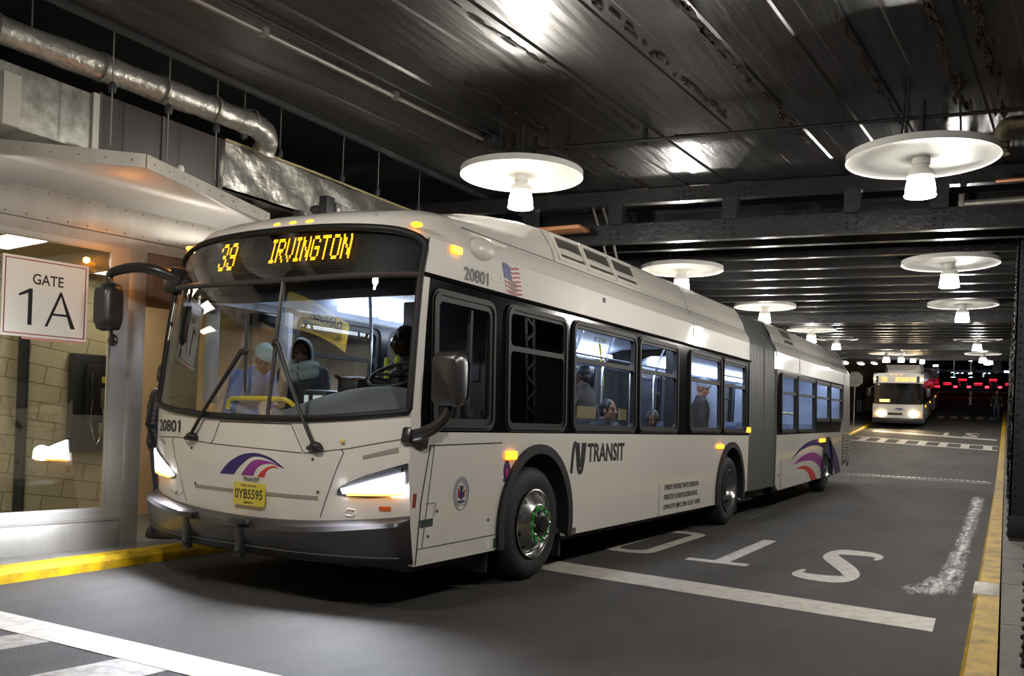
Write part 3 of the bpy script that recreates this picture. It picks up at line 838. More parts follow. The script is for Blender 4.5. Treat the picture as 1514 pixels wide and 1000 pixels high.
m = MB(); patch(m, -1, 1, lambda u: zbt(u)-.03, zwb, 0, 48, 14)
front = m.build('front_panel', 'bus_white', bus, recalc=False, ang=60)
m = MB()
for s in (-1, 1):
    patch(m, s*.985, s*1.0, zwb, zst, 0, 3, 20)
m.build('windshield_pillar', 'bus_white', bus, recalc=False, ang=60)
m = MB(); patch(m, -.985, .985, lambda u: zwb(u)+.02, zwt, .004, 40, 14)
m.build('windshield', 'wind_glass', bus, recalc=False, ang=80)
m = MB(); patch(m, -.985, .985, zwt, zst, .004, 40, 8)
ds = m.build('destination_sign', glass('sign_glass', (.86, .86, .86), 2.2), bus, recalc=False, ang=80)
m = MB(); patch(m, -.985, .985, lambda u: zwt(u)-.03, zst, -.06, 40, 8)
m.build('sign_backing', 'sheet_dark', ds, recalc=False)
m = MB()
bot = [(u, zwb(u)+.012) for u in lsp(-.985, .985, 40)]
top = [(u, zst(u)-.005) for u in lsp(.985, -.985, 60)]
loop = bot+[(.99, z) for z in lsp(1.46, 2.6, 12)]+top+[(-.99, z) for z in lsp(2.6, 1.46, 12)]+bot[:1]
m.tube([F(u, z, .006) for u, z in loop], .026, 8, False)
m.build('windshield_gasket', 'gasket', bus, ang=80)
m = MB(); m.tube([F(u, zwt(u), .012) for u in lsp(-.99, .99, 40)], .02, 8); m.tube([F(.165+(.04 if False else 0)*z, z, .008) for z in lsp(1.36, 2.38, 12)], .014, 8)
m.build('windshield_divider', pm('divider_brown', '3a3331', .4), bus)
m = MB(); patch(m, -1.0, -.80, lambda u: zwb(u)+.02, zwt, -.02, 8, 8); patch(m, .972, 1.0, lambda u: zwb(u)+.02, zwt, -.03, 6, 8)
m.build('corner_pillar', 'dark_plastic', bus, recalc=False)
# LED lettering
F57 = {'3': ['01110', '10001', '00001', '00110', '00001', '10001', '01110'], '9': ['01110', '10001', '10001', '01111', '00001', '10001', '01110'],
       'I': ['111', '010', '010', '010', '010', '010', '111'], 'R': ['11110', '10001', '10001', '11110', '10100', '10010', '10001'], 'V': ['10001', '10001', '10001', '10001', '10001', '01010', '00100'],
       'N': ['10001', '11001', '11001', '10101', '10011', '10011', '10001'], 'G': ['01110', '10001', '10000', '10111', '10001', '10001', '01110'], 'T': ['11111', '00100', '00100', '00100', '00100', '00100', '00100'], 'O': ['01110', '10001', '10001', '10001', '10001', '10001', '01110']}
def led_rows(s):
    """bitmap doubled in height, double-width strokes"""
    out = [[] for _ in range(14)]
    for ch in s:
        g = F57[ch]
        for r in range(14):
            row = g[r//2]; line = []
            for c in row: line += [c == '1']*2
            out[r] += [line[i] or (i > 0 and line[i-1] and False) for i in range(len(line))]+[False, False]
    return out
def led_text(name, s, u0, u1, z0, z1, parent, off=-.025, P=None, fill=.86):
    rows = led_rows(s); n = len(rows[0])-2; m = MB()
    P = P or (lambda u, z: F(u, z, off))
    for r, row in enumerate(rows):
        for c in range(n):
            if row[c]:
                a = u0+(u1-u0)*c/n; b = a+(u1-u0)/n*.96; d = z1-(z1-z0)*(r+.12)/14; e = z1-(z1-z0)*(r+.12+fill*.85)/14
                m._new([P(a, e), P(b, e), P(b, d), P(a, d)], [[0, 1, 2, 3]])
    return m.build(name, 'led', parent, recalc=False)
led_text('led_number', '39', -.467, -.317, 2.515, 2.745, ds)
led_text('led_text', 'IRVINGTON', -.02, .578, 2.545, 2.74, ds)
m = MB()
for i in range(13):
    z = 2.49+.018*i; fline(m, [(-.62, z), (.62, z)], .002, -.045)
m.build('led_panel_rib', 'seam', ds)

# hood seams, grooves, emblem
m = MB()
fline(m, [(-.985, 1.15), (-.6, 1.165), (-.29, 1.135), (-.27, 1.16), (-.22, zwb(.22)-.03), (.335, zwb(.33)-.03), (.42, 1.125), (.44, 1.11), (.70, 1.16), (.96, 1.24), (.985, 1.29)], .004)
fline(m, [(-.29, 1.135), (.42, 1.11)], .004)
fline(m, [(.66, 1.155), (.675, 1.13), (.53, .66)], .004)
fline(m, [(-.66, 1.16), (-.675, 1.13), (-.53, .66)], .003)
m.build('panel_seam', 'seam', front)
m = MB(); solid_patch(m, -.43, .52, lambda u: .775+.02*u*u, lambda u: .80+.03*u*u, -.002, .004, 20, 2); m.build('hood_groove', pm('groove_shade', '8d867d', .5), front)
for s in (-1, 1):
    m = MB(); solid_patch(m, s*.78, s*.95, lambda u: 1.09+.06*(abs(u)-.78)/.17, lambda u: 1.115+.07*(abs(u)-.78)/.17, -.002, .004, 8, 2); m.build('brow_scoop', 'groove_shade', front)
m = MB()
for u, z in ((-.43, .81), (.52, .838), (.49, 1.07), (-.46, 1.09)): m.ell(F(u, z, .003), (.008, .012, .012), None, 5, 8)
m.build('fastener', 'seam', front)
m = MB(); m.ell(F(.67, 1.21, .01), (.016, .018, .018), None, 6, 10); m.build('fill_cap', 'plate_yellow', front)
m = MB(); 
for s in (-1, 1): fpoly(m, [(-.63, .70), (-.63+s*.02, .715), (-.63+s*.075, .74), (-.63+s*.05, .712), (-.63+s*.02, .697)], .006)
m.lathe([(0, -.006), (.016, -.006), (.016, .006), (0, .006)], 12, Matrix.Translation(F(-.63, .715, .006)) @ Matrix.Rotation(R(90), 4, 'Y'))
m.build('winged_emblem', 'rim_alu', front)
m = MB(); fline(m, [(.68, .71), (.70, .735), (.735, .73), (.74, .70), (.715, .685), (.685, .69)], .006, .004); m.build('tow_cover', 'bus_white_matte', front)
m = MB(); solid_patch(m, .86, .915, .735, .765, 0, .005, 4, 2); m.build('reflector', 'reflector_amber', front)
m = MB(); solid_patch(m, -.985, -.95, .74, .80, 0, .005, 4, 2); m.build('reflector', 'reflector_red', front)
# front swoosh emblem
Fem = [('navy', [(-.208, .911), (-.144, .99), (-.066, 1.049), (.01, 1.079), (.098, 1.085), (.192, 1.059), (.26, 1.017), (.293, .99)], [(.261, 1.003), (.199, 1.039), (.124, 1.06), (.049, 1.054), (-.013, 1.007), (-.066, .954), (-.094, .913)]),
       ('magenta', [(-.035, .914), (.005, .972), (.063, 1.028), (.125, 1.039), (.2, 1.027), (.264, 1.0)], [(.2, 1.018), (.139, 1.007), (.101, .986), (.075, .953), (.061, .914)]),
       ('red', [(.092, .911), (.131, .958), (.176, .989), (.219, 1.0), (.255, .989)], [(.206, .988), (.175, .971), (.156, .942), (.146, .911)])]
for c, a, b in Fem:
    m = MB(); fpoly(m, spline(a, 5)+spline(b, 5), .004); m.build('swoosh_emblem', c, front)
m = MB(); put_text(m, 'TRANSIT', lambda a, b: F(-.02+.13*a, .868+.034*b, .004)); m.build('lettering', 'ink', front)
m = MB(); fleet_text(m, lambda a, b: F(-.90+.32*a, 1.20+.004*a+.10*b, .004)); m.build('fleet_number', 'ink', front)
pl = thing('license_plate', '', 'x'); del pl['label'], pl['category']; pl.parent = bus
m = MB(); P0 = F(.033, .775, .014); 
def plp(a, b, o=0.): return V(P0.x-o, P0.y-a*.165, P0.z+b*.085)
m.plate(rr(-1, -1, 1, 1, .12, 3), [], lambda a, b: plp(a, b, .006), lambda a, b: plp(a, b, -.006)); m.build('plate_board', 'plate_yellow', pl)
m = MB(); put_text(m, '0YB5595', lambda a, b: plp(-.88+1.76*a, -.42+.86*b, .008)); m.build('plate_number', pm('plate_ink', '23221a', .5), pl)
m = MB(); put_text(m, 'New Jersey', lambda a, b: plp(-.5+1.0*a, .62+.25*b, .008)); put_text(m, 'OMNIBUS', lambda a, b: plp(-.3+.6*a, -.84+.2*b, .008)); m.build('plate_lettering', 'plate_ink', pl)
# headlights
for s in (-1, 1):
    us = (s*.64, s*.995)
    k = lambda u: (abs(u)-.64)/.355
    zt = lambda u: .862+.215*k(u)**.8
    zb = lambda u: .83+.03*k(u)-.02*math.sin(PI*k(u))+.08*max(0, k(u)-.8)/.2
    lens_off = .022
    m = MB(); solid_patch(m, us[0], us[1], zb, zt, -.01, .006, 14, 5); hl = m.build('headlight', 'dark_plastic', bus)
    ci = lambda u: (abs(u)-.70)/.27
    m = MB(); solid_patch(m, s*.675, s*.98, lambda u: .848+.014*ci(u), lambda u: (.90 if s < 0 else .888)+(.145 if s < 0 else .118)*ci(u), .006, lens_off, 12, 4); m.build('lamp_lens', 'head_led', hl)
    m = MB(); solid_patch(m, s*.70, s*.97, lambda u: .832+.016*ci(u), lambda u: .852+.016*ci(u), .006, .024, 10, 2); m.build('turn_signal', 'amber_turn', hl)
    m = MB(); solid_patch(m, s*.665, s*.72, .858, lambda u: .878+.02*k(u), .006, .012, 5, 2); m.build('side_lens', 'head_soft', hl)
    m = MB(); fline(m, [(s*.70, .912), (s*.8, .975), (s*.9, 1.022), (s*.97, 1.05), (s*.975, .93)], .006, .01); m.build('running_light_tube', 'chrome', hl)
    m = MB(); patch(m, us[0], us[1], zb, zt, .034, 14, 5); m.build('lens_cover', 'lens_glass', hl, recalc=False)
    ld = bpy.data.lights.new('headlamp_beam', 'SPOT'); ld.energy = HEAD_W; ld.spot_size = R(168); ld.spot_blend = .75; ld.shadow_soft_size = .07; ld.color = (.80, .87, 1.)
    lo = bpy.data.objects.new('headlamp_beam', ld); COL.objects.link(lo); lo.parent = hl
    p = F(s*.8, .92, .05); lo.location = p; lo.rotation_euler = V(-1, -.02 if s > 0 else .2, -.35).to_track_quat('-Z', 'Y').to_euler()
# bumper
m = MB()
us = lsp(-1, 1, 60)
def bring(u):
    t = zbt(u); b = .335+.03*u*u
    k = 1-.7*max(0, (abs(u)-.9)/.1)**2
    return [F(u, z, o*k) for z, o in ((t+.005, .0), (t, .03), (t-.02, .095), (t-.045, .115), (.5, .115), (.42, .10), (b+.02, .075), (b, .05), (b, -.1), (t-.02, -.1))]
m.loft([bring(u) for u in us], True, True)
bp_ = m.build('bumper', 'bumper_black', bus, ang=28)
m = MB(); fline(m, [(-.42, .60), (-.46, .36)], .003, .112); m.tube([F(u, .415+.02*u*u, .105) for u in lsp(-.95, .95, 30)], .007, 6); m.build('bumper_seam', 'seam', bp_)
for u in (-.42, .02):
    m = MB(); c = F(u, .47, .12)
    m.box(c.x-.02, c.x+.04, c.y-.03, c.y+.03, .31, .6, .008); m.box(c.x-.05, c.x+.02, c.y-.11, c.y+.07, .56, .60, .006)
    m.ell((c.x-.02, c.y, .36), (.02, .028, .028), None, 6, 10)
    m.build('rack_bracket', 'dark_plastic', bp_)
# wipers
def wiper(piv, elb, b0, b1):
    w = MB(); c = F(*piv, .03); w.ell(c, (.04, .055, .035), None, 8, 12); w.box(c.x-.01, c.x+.03, c.y-.05, c.y+.08, c.z-.03, c.z, .006)
    o = w.build('wiper', 'wiper_black', bus)
    a = MB(); n = 6
    for du, rr_ in ((0, .014), (.022, .007)):
        a.tube([F(piv[0]+(elb[0]-piv[0])*i/n-du*(i/n), piv[1]+(elb[1]-piv[1])*i/n, .045) for i in range(n+1)], rr_, 8)
    a.build('wiper_arm', 'wiper_black', o)
    a = MB(); a.tube([F(b0[0]+(b1[0]-b0[0])*i/n, b0[1]+(b1[1]-b0[1])*i/n, .026) for i in range(n+1)], [.008]+[.013]*(n-1)+[.007], 8)
    mid = F((b0[0]+b1[0])/2, (b0[1]+b1[1])/2, .04); a.ell(mid, (.02, .04, .03), None, 6, 10)
    a.build('wiper_blade', 'wiper_black', o)
wiper((-.437, 1.18), (-.05, 1.86), (-.015, 1.54), (-.075, 2.15))
wiper((.519, 1.165), (.215, 1.9), (.19, 1.62), (.185, 2.18))
# roof marker lights
for u, z in ((-.945, 2.775), (-.012, 2.845), (.121, 2.845), (.258, 2.843), (.944, 2.79)):
    m = MB(); m.ell(F(u, z, .004), (.022, .052, .021) if abs(u) < .5 else (.045, .045, .021), None, 8, 16); mk = m.build('marker_light', 'amber_light', bus)
    if u < -.5:
        ld = bpy.data.lights.new('marker_glow', 'POINT'); ld.energy = 7; ld.shadow_soft_size = .03; ld.color = (1., .36, .05)
        lo = bpy.data.objects.new('marker_glow', ld); COL.objects.link(lo); lo.parent = mk; lo.location = F(u, z, .07)

# ---- sides of the front section
Z0, ZB, ZT, ZC = .34, 1.295, 2.42, 2.70
def near(a, b, o=0.): return V(a, ys(b)+o, b)
def far(a, b, o=0.): return V(a, BW-ys(b)-o, b)
def edge_pts(z0, z1, n=8): return [(fx(z), z) for z in lsp(z0, z1, n)]
AC1, AC2, ACT = -.10, 5.60, 13.15
def skirt(x0pts, x1, arches, z0, x1pts=None):
    """outline running back along the bottom with wheel arches, then up and forward"""
    o = []
    o += x0pts[::-1]   # down the leading edge
    for c in arches: o += [(c-.585, z0)]+arc(c, .5, .585, .64, 195, -15, 18)+[(c+.585, z0)]
    o += x1pts if x1pts else [(x1, z0), (x1, ZB)]
    return o
m = MB(); m.plate(skirt(edge_pts(Z0, ZB), 6.5, [AC1, AC2], Z0, [(6.2, Z0+.03), (6.28, .40), (6.5, .48), (6.5, ZB)]), [], near, lambda a, b: near(a, b, .05))
sp1 = m.build('side_panel', 'bus_white', bus)
m = MB(); m.plate([(p[0], p[1]) for p in edge_pts(Z0, ZB)[::-1]]+[(6.5, Z0), (6.5, ZB)], [[(-1.62, .36), (-.6, .36), (-.6, ZB-.001), (-1.62, ZB-.001)]], far, lambda a, b: far(a, b, .05))
m.build('side_panel', 'bus_white', bus)
WN = [(-1.735, 1.31, -.86, 2.345), (-.70, 1.305, .40, 2.365), (.50, 1.305, 2.05, 2.375), (2.10, 1.31, 3.36, 2.375), (3.74, 1.32, 5.07, 2.375), (5.12, 1.32, 6.29, 2.375)]
RB = .09
def band(holes, x0pts, x1, mat, mp, th=.05):
    m = MB(); m.plate(x0pts[::-1]+[(x1, ZB), (x1, ZT)], [rr(a+.015, b+.015, c-.015, d-.015, RB) for a, b, c, d in holes], mp, lambda a, b: mp(a, b, th)); return m
pil = [(fx(z)+.115-.03*(z-ZB)/(ZT-ZB), z) for z in lsp(ZB, ZT, 8)]
m = MB(); m.plate(edge_pts(ZB, ZT)+pil[::-1], [], near, lambda a, b: near(a, b, .05)); m.build('side_pillar', 'bus_white', bus)
band(WN, pil, 6.5, 'bus_black', near).build('window_band', 'bus_black', bus)
WF = [(-1.62, 1.305, -.6, 2.36), (-.45, 1.31, .9, 2.375), (1.0, 1.31, 2.3, 2.375), (2.4, 1.31, 3.6, 2.375), (3.7, 1.31, 4.9, 2.375), (5.1, 1.31, 6.3, 2.375)]
band(WF, edge_pts(ZB, ZT), 6.5, 'bus_black', far).build('window_band', 'bus_black', bus)
def side_window(a, b, c, d, mp, xf=None, rail=2.0, gl='tint_glass', fr=.075, name='side_window'):
    m = MB(xf); th = .014
    q = [rr(a, b, c, d, RB+.015)]
    if rail: hs = [rr(a+fr, b+fr, c-fr, rail-.022, .05), rr(a+fr, rail+.022, c-fr, d-fr, .05)]
    else: hs = [rr(a+fr, b+fr, c-fr, d-fr, .05)]
    m.plate(q[0], hs, lambda s, z: mp(s, z, -th), lambda s, z: mp(s, z, .03))
    m.plate(rr(a+.018, b+.018, c-.018, d-.018, RB), [rr(a+.045, b+.045, c-.045, d-.045, RB-.02)], lambda s, z: mp(s, z, -th-.012), lambda s, z: mp(s, z, 0))
    o = m.build(name, 'gasket', bus)
    m = MB(xf)
    for h in hs:
        m._new([mp(s, z, .004) for s, z in h], [list(range(len(h)))])
    m.build('pane', gl, o, recalc=False)
    return o
dw = side_window(*WN[0], near, rail=None, fr=.09, name='driver_window')
m = MB(); m.box(-1.20, -1.17, .03, .06, 1.42, 2.24); m.box(-1.16, -.95, .045, .06, 1.42, 1.47); m.build('sash_bar', 'dark_plastic', dw)
side_window(*WN[1], near, gl='dark_glass')
for w in WN[2:]: side_window(*w, near)
for w in WF[1:]: side_window(*w, far, rail=2.0)
m = MB()
for x in (3.55,): m.box(x-.14, x+.14, .075, .2, ZB, ZT-.02)
m.build('window_post', 'sheet_dark', bus)
# white cove above the windows
def cove(x0pts, x1, mp, xf=None):
    m = MB(xf); xs = lsp(0, 1, 30); zs = [ZT, 2.5, 2.6, ZC]
    m.grid(lambda t, z: mp((fx(z) if x0pts else 8.05)*(1-t)+x1*t, z, -.004 if z == ZT else 0), xs, zs); return m
cove(True, 6.5, near).build('cove_panel', 'bus_white', bus, recalc=False, ang=60)
cove(True, 6.5, far).build('cove_panel', 'bus_white', bus, recalc=False, ang=60)
# roof: cap at the front bending back over the fairing
def zr(x): return li([(-1.3, 3.0), (-1.0, 3.08), (-.6, 3.16), (-.1, 3.23), (.5, 3.27), (1.2, 3.29), (16, 3.29)], x)
def roof(u, x):
    a = abs(u); k = (zr(x)-2.93)/(3.29-2.93)
    y = li([(0, YC), (.35, .75), (.55, .48), (.68, .30), (.80, .17), (.86, .125), (.94, .066), (1, .038)], a)
    z = li([(0, zr(x)+.02), (.35, zr(x)+.012), (.55, zr(x)-.01), (.68, 2.93+.30*k), (.80, 2.92+.10*k), (.86, 2.88), (.94, 2.80), (1, ZC)], a)
    return V(x, y if u > 0 else BW-y, z)
UR = [i/40 for i in range(-40, 41)]
m = MB()
def cap(u, v):
    e = F(u*.99, zst(u*.99), 0); e = F(max(-1, min(1, u)), zst(u), 0) if abs(u) < 1 else F(u, ZC, 0)
    s = roof(u, -1.3); a = abs(u)
    c1 = e+V(.02+.25*a**6, 0, .16*(1-a**4)); c2 = s+V(-.38*(1-.5*a**6), 0, -.03*(1-a**2))
    t = v; return (1-t)**3*e+3*(1-t)**2*t*c1+3*(1-t)*t*t*c2+t**3*s
m.grid(cap, UR, lsp(0, 1, 12))
m.grid(roof, UR, [-1.3, -1.15, -1.0, -.8, -.6, -.35, -.1, .2, .5, .85, 1.2, 2, 3, 4, 5, 6, 6.5])
rf = m.build('roof_panel', 'bus_white', bus, recalc=False, ang=40, weld=True)
m = MB()
m.tube([roof(.86, x)+V(0, -.003, 0) for x in lsp(-1.25, 6.5, 30)], .004, 6)
m.tube([roof(u, .30)+V(0, 0, .002) for u in lsp(.1, .86, 14)], .004, 6); m.tube([roof(u, 3.92)+V(0, 0, .002) for u in lsp(.1, .86, 14)], .004, 6)
m.tube([near(3.92, z, -.003) for z in lsp(ZT, 2.88, 6)], .004, 6)
m.build('panel_seam', 'seam', rf)
for a, b in ((.44, .98), (1.06, 1.66), (1.74, 2.30)):
    m = MB()
    def rp(s, t, o): 
        p = roof(.84-.13*t, s); return p+V(0, -.7, .7)*o
    m.plate([(a, .02), (b, .02), (b+.02, 1.0), (a+.02, 1.0)], [], lambda s, t: rp(s, t, .012), lambda s, t: rp(s, t, -.01))
    h = m.build('roof_hatch', pm('mesh_grey', '57544f', .45, .4) if 'mesh_grey' not in MATS else 'mesh_grey', bus)
    m = MB(); m.plate([(a-.03, -.05), (b+.03, -.05), (b+.05, 1.07), (a-.01, 1.07)], [[(a+.01, .06), (b-.01, .06), (b+.01, .95), (a+.03, .95)]], lambda s, t: rp(s, t, .022), lambda s, t: rp(s, t, .0)); m.build('hatch_frame', 'bus_white_matte', h)
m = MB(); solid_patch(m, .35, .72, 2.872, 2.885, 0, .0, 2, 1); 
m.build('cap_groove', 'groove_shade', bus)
m = MB(); m.box(-1.86, -1.78, 1.22, 1.3, 2.93, 2.98, .01); m.ell((-1.82, 1.09, 2.975), (.05, .06, .035), None, 6, 10); m.build('roof_sensor', 'dark_plastic', bus)
# small fittings on the near side
def ndec(poly, mat, name, parent, o=-.004):
    m = MB(); m.plate(poly, [], lambda a, b: near(a, b, o), lambda a, b: near(a, b, .002)); return m.build(name, mat, parent)
def ntext(s, a0, a1, z0, z1, mat, name, parent, shear=0., bold=.022):
    m = MB(); put_text(m, s, lambda a, b: near(a0+(a1-a0)*a, z0+(z1-z0)*b, -.004), shear, bold); return m.build(name, mat, parent)
m = MB(); fleet_text(m, lambda a, b: near(-1.318+.353*a, 2.46+.105*b, -.004)); m.build('fleet_number', 'ink', bus)
def box_light(x0, x1, z0, z1, mat, name='marker_light', xf=None, mp=near):
    m = MB(xf); m.plate(rr(x0, z0, x1, z1, .012, 3), [], lambda a, b: mp(a, b, -.028), lambda a, b: mp(a, b, .005)); return m.build(name, mat, bus)
box_light(-.66, -.51, 1.075, 1.145, 'amber_light'); box_light(4.93, 5.17, 1.11, 1.17, 'amber_light'); box_light(-1.50, -1.38, 2.635, 2.69, 'amber_light'); box_light(6.34, 6.48, 1.34, 1.42, 'amber_light')
m = MB(); m.ell((-1.05, .06, 2.74), (.20, .06, .10), Matrix.Rotation(R(-8), 3, 'Y'), 10, 16); m.build('roof_pod', 'bus_white', bus)
m = MB()
for i in range(6): m.box(-.86, -.80, .053, .075, 2.545+.03*i, 2.56+.03*i)
m.plate([(-.91, 2.52), (-.77, 2.52), (-.77, 2.73), (-.91, 2.73)], [[(-.90, 2.53), (-.78, 2.53), (-.78, 2.72), (-.90, 2.72)]], lambda a, b: near(a, b, -.004), lambda a, b: near(a, b, .004)); m.build('side_vent', 'bus_white_matte', bus)
m = MB(); m.box(1.18, 1.25, .03, .09, 2.62, 2.67, .01); m.build('camera_dome', 'dark_plastic', bus)
# flag
fl = thing('flag_decal', '', 'x'); del fl['label'], fl['category']; fl.parent = bus
def fp(a, b): return near(-.765+.27*a+.075*(1-b)+.02*math.sin(6*a), 2.455+.225*b+.012*math.sin(7*a+1)-.01*a, -.004)
def fp2(a, b): p = fp(a, b); return p+V(0, .006, 0)
for i in range(13):
    m = MB(); a0 = .42 if i < 7 else 0
    q = [(x, 1-(i+1)/13) for x in lsp(a0, 1, 10)]+[(x, 1-i/13) for x in lsp(1, a0, 10)]
    m.plate(q, [], fp, fp2); m.build('flag_stripe', 'flag_red' if i % 2 == 0 else 'flag_white', fl)
m = MB(); m.plate([(x, 1-7/13) for x in lsp(0, .42, 4)]+[(x, 1) for x in lsp(.42, 0, 4)], [], fp, fp2); m.build('flag_canton', 'flag_blue', fl)
# access door, seal, stickers
m = MB()
L = [(-1.73, 1.2), (-.72, 1.215)]; m.tube([near(a, b, -.002) for a, b in [(-.72, 1.215), (-1.71, 1.2), (-1.80, .8), (-1.84, .35)]], .005, 6)
m.tube([near(a, b, -.002) for a, b in [(-1.82, .46), (-.72, .47), (-.72, .34)]], .0035, 6)
m.tube([near(a, b, -.002) for a, b in [(-1.66, 1.2), (-1.77, .46)]], .003, 6)
m.tube([near(a, b, -.002) for a, b in [(-1.74, .78), (-1.62, .78), (-1.64, .68)]], .002, 6)
m.build('access_door_seam', 'seam', sp1)
m = MB()
for a, b in ((-1.70, .545), (-.89, .60), (-1.60, .72)): m.ell(near(a, b, -.004), (.014, .006, .014), None, 5, 10)
m.build('door_latch', 'conduit_steel', sp1)
ndec([(-1.80, .61), (-1.65, .615), (-1.65, .67), (-1.80, .665)], pm('sticker_green', '2f3f3a', .5), 'notice_sticker', sp1)
ndec([(-.80, .36), (-.745, .36), (-.745, .44), (-.80, .44)], pm('sticker_green2', '2c5a45', .5), 'notice_sticker', sp1)
ndec([(-.95, .37), (-.86, .37), (-.86, .43), (-.95, .43)], 'sign_white', 'notice_sticker', sp1); ntext('1', -.915, -.905, .375, .41, 'ink', 'lettering', sp1)
ndec([(-1.90, .76), (-1.865, .76), (-1.855, .86), (-1.89, .86)], 'reflector_red', 'reflector', sp1)
ndec([(.53, .345), (.69, .345), (.69, .40), (.53, .40)], 'galvanised', 'notice_sticker', sp1)
# state seal on the access door
cx, cz = -1.29, .83
m = MB(); m.plate(arc(cx, cz, .105, .13, 0, 354, 30), [arc(cx, cz, .098, .122, 0, 354, 30)], lambda a, b: near(a, b, -.004), lambda a, b: near(a, b, .002))
m.plate(arc(cx, cz, .074, .092, 0, 354, 30), [arc(cx, cz, .07, .087, 0, 354, 30)], lambda a, b: near(a, b, -.004), lambda a, b: near(a, b, .002))
for i in range(26):
    t = R(-60+300*i/25+0); p = (cx+.086*math.cos(t), cz+.107*math.sin(t)); m.plate([(p[0]-.005, p[1]-.007), (p[0]+.005, p[1]-.007), (p[0]+.005, p[1]+.007), (p[0]-.005, p[1]+.007)], [], lambda a, b: near(a, b, -.004), lambda a, b: near(a, b, .002))
sl = m.build('state_seal', 'seal_grey', sp1)
sh = lambda pts: [(cx+a, cz+b) for a, b in pts]
for pts, c in (([(-.022, -.03), (0, -.05), (.022, -.03), (.022, .012), (-.022, .012)], 'flag_blue'), ([(-.05, -.02), (-.026, -.03), (-.026, .02), (-.042, .04)], 'flag_red'), ([(.05, .03), (.026, .01), (.026, -.03), (.04, -.03)], 'flag_red'), ([(-.012, .015), (.012, .015), (.014, .06), (-.014, .06)], 'ink'), ([(-.035, .03), (-.018, .02), (-.018, .055), (-.03, .06)], 'seal_grey'), ([(.035, .045), (.018, .02), (.018, .055), (.03, .062)], 'seal_grey'), ([(-.05, -.06), (0, -.075), (.05, -.06), (.03, -.05), (0, -.062), (-.03, -.05)], 'flag_blue')):
    ndec(sh(pts), c, 'seal_figure', sl, -.005)
m = MB(); m.plate(arc(-.63, .985, .05, .085, 0, 340, 20), [], lambda a, b: near(a, b, -.004), lambda a, b: near(a, b, .002)); rs = m.build('round_sticker', pm('violet', '4a2b63', .4), sp1)
ndec([(-.65, .93), (-.615, .93), (-.61, 1.0), (-.655, 1.0)], pm('pink', 'b43a72', .4), 'sticker_figure', rs, -.006)
ndec([(-.69, .91), (-.63, .88), (-.57, .91), (-.63, .92)], 'flag_blue', 'sticker_figure', rs, -.006)
# logo: two-stroke joined letters and the word beside them
def nrib(paths, w, name, parent, sx, sz, ox, oz):
    m = MB()
    for p in paths:
        rb = ribbon([(a*sx, b*sz) for a, b in spline(p, 8)], w); m.plate([(ox+a, oz+b) for a, b in rb], [], lambda a, b: near(a, b, -.004), lambda a, b: near(a, b, .002))
    return m.build(name, 'ink', parent)
nrib([[(.0, .0), (.05, .45), (.12, .85), (.22, .98), (.32, .88), (.40, .55), (.48, .18), (.60, .02), (.76, .06), (.86, .3), (.93, .65), (.99, 1.0)],
      [(.46, 1.0), (.50, .65), (.56, .32), (.64, .24), (.72, .34), (.77, .65), (.80, 1.0)]], [.046]*200, 'joined_initials', sp1, .285, .285, .55, .923)
ntext('TRANSIT', .885, 1.775, 1.018, 1.205, 'ink', 'lettering', sp1)
for s, a1, z0, z1 in (('OWNED BY: NEW JERSEY TRANSIT CORPORATION', 4.22, .618, .702), ('OPERATED BY: NJ TRANSIT BUS OPERATIONS INC.', 4.2, .502, .585), ('GVWR 67770  NJMVC 12904  US DOT - 874392', 4.30, .388, .466)):
    ntext(s, 2.99, a1, z0, z1, pm('ink_soft', '2a282c', .5) if 'ink_soft' not in MATS else 'ink_soft', 'lettering', sp1)
m = MB(); m.tube([near(2.84, z, -.001) for z in (Z0, .72)], .0025, 5); m.build('panel_seam', 'seam', sp1)
m = MB(); m.plate([(6.30, .56), (6.36, .56), (6.36, .61), (6.30, .61)], [], lambda a, b: near(a, b, -.006), lambda a, b: near(a, b, 0)); m.build('reflector', 'reflector_red', sp1)
m = MB(); m.tube([near(x, ZT+.004, -.012) for x in lsp(fx(ZT), 6.5, 20)], .014, 6); m.build('drip_rail', 'bus_black', bus)

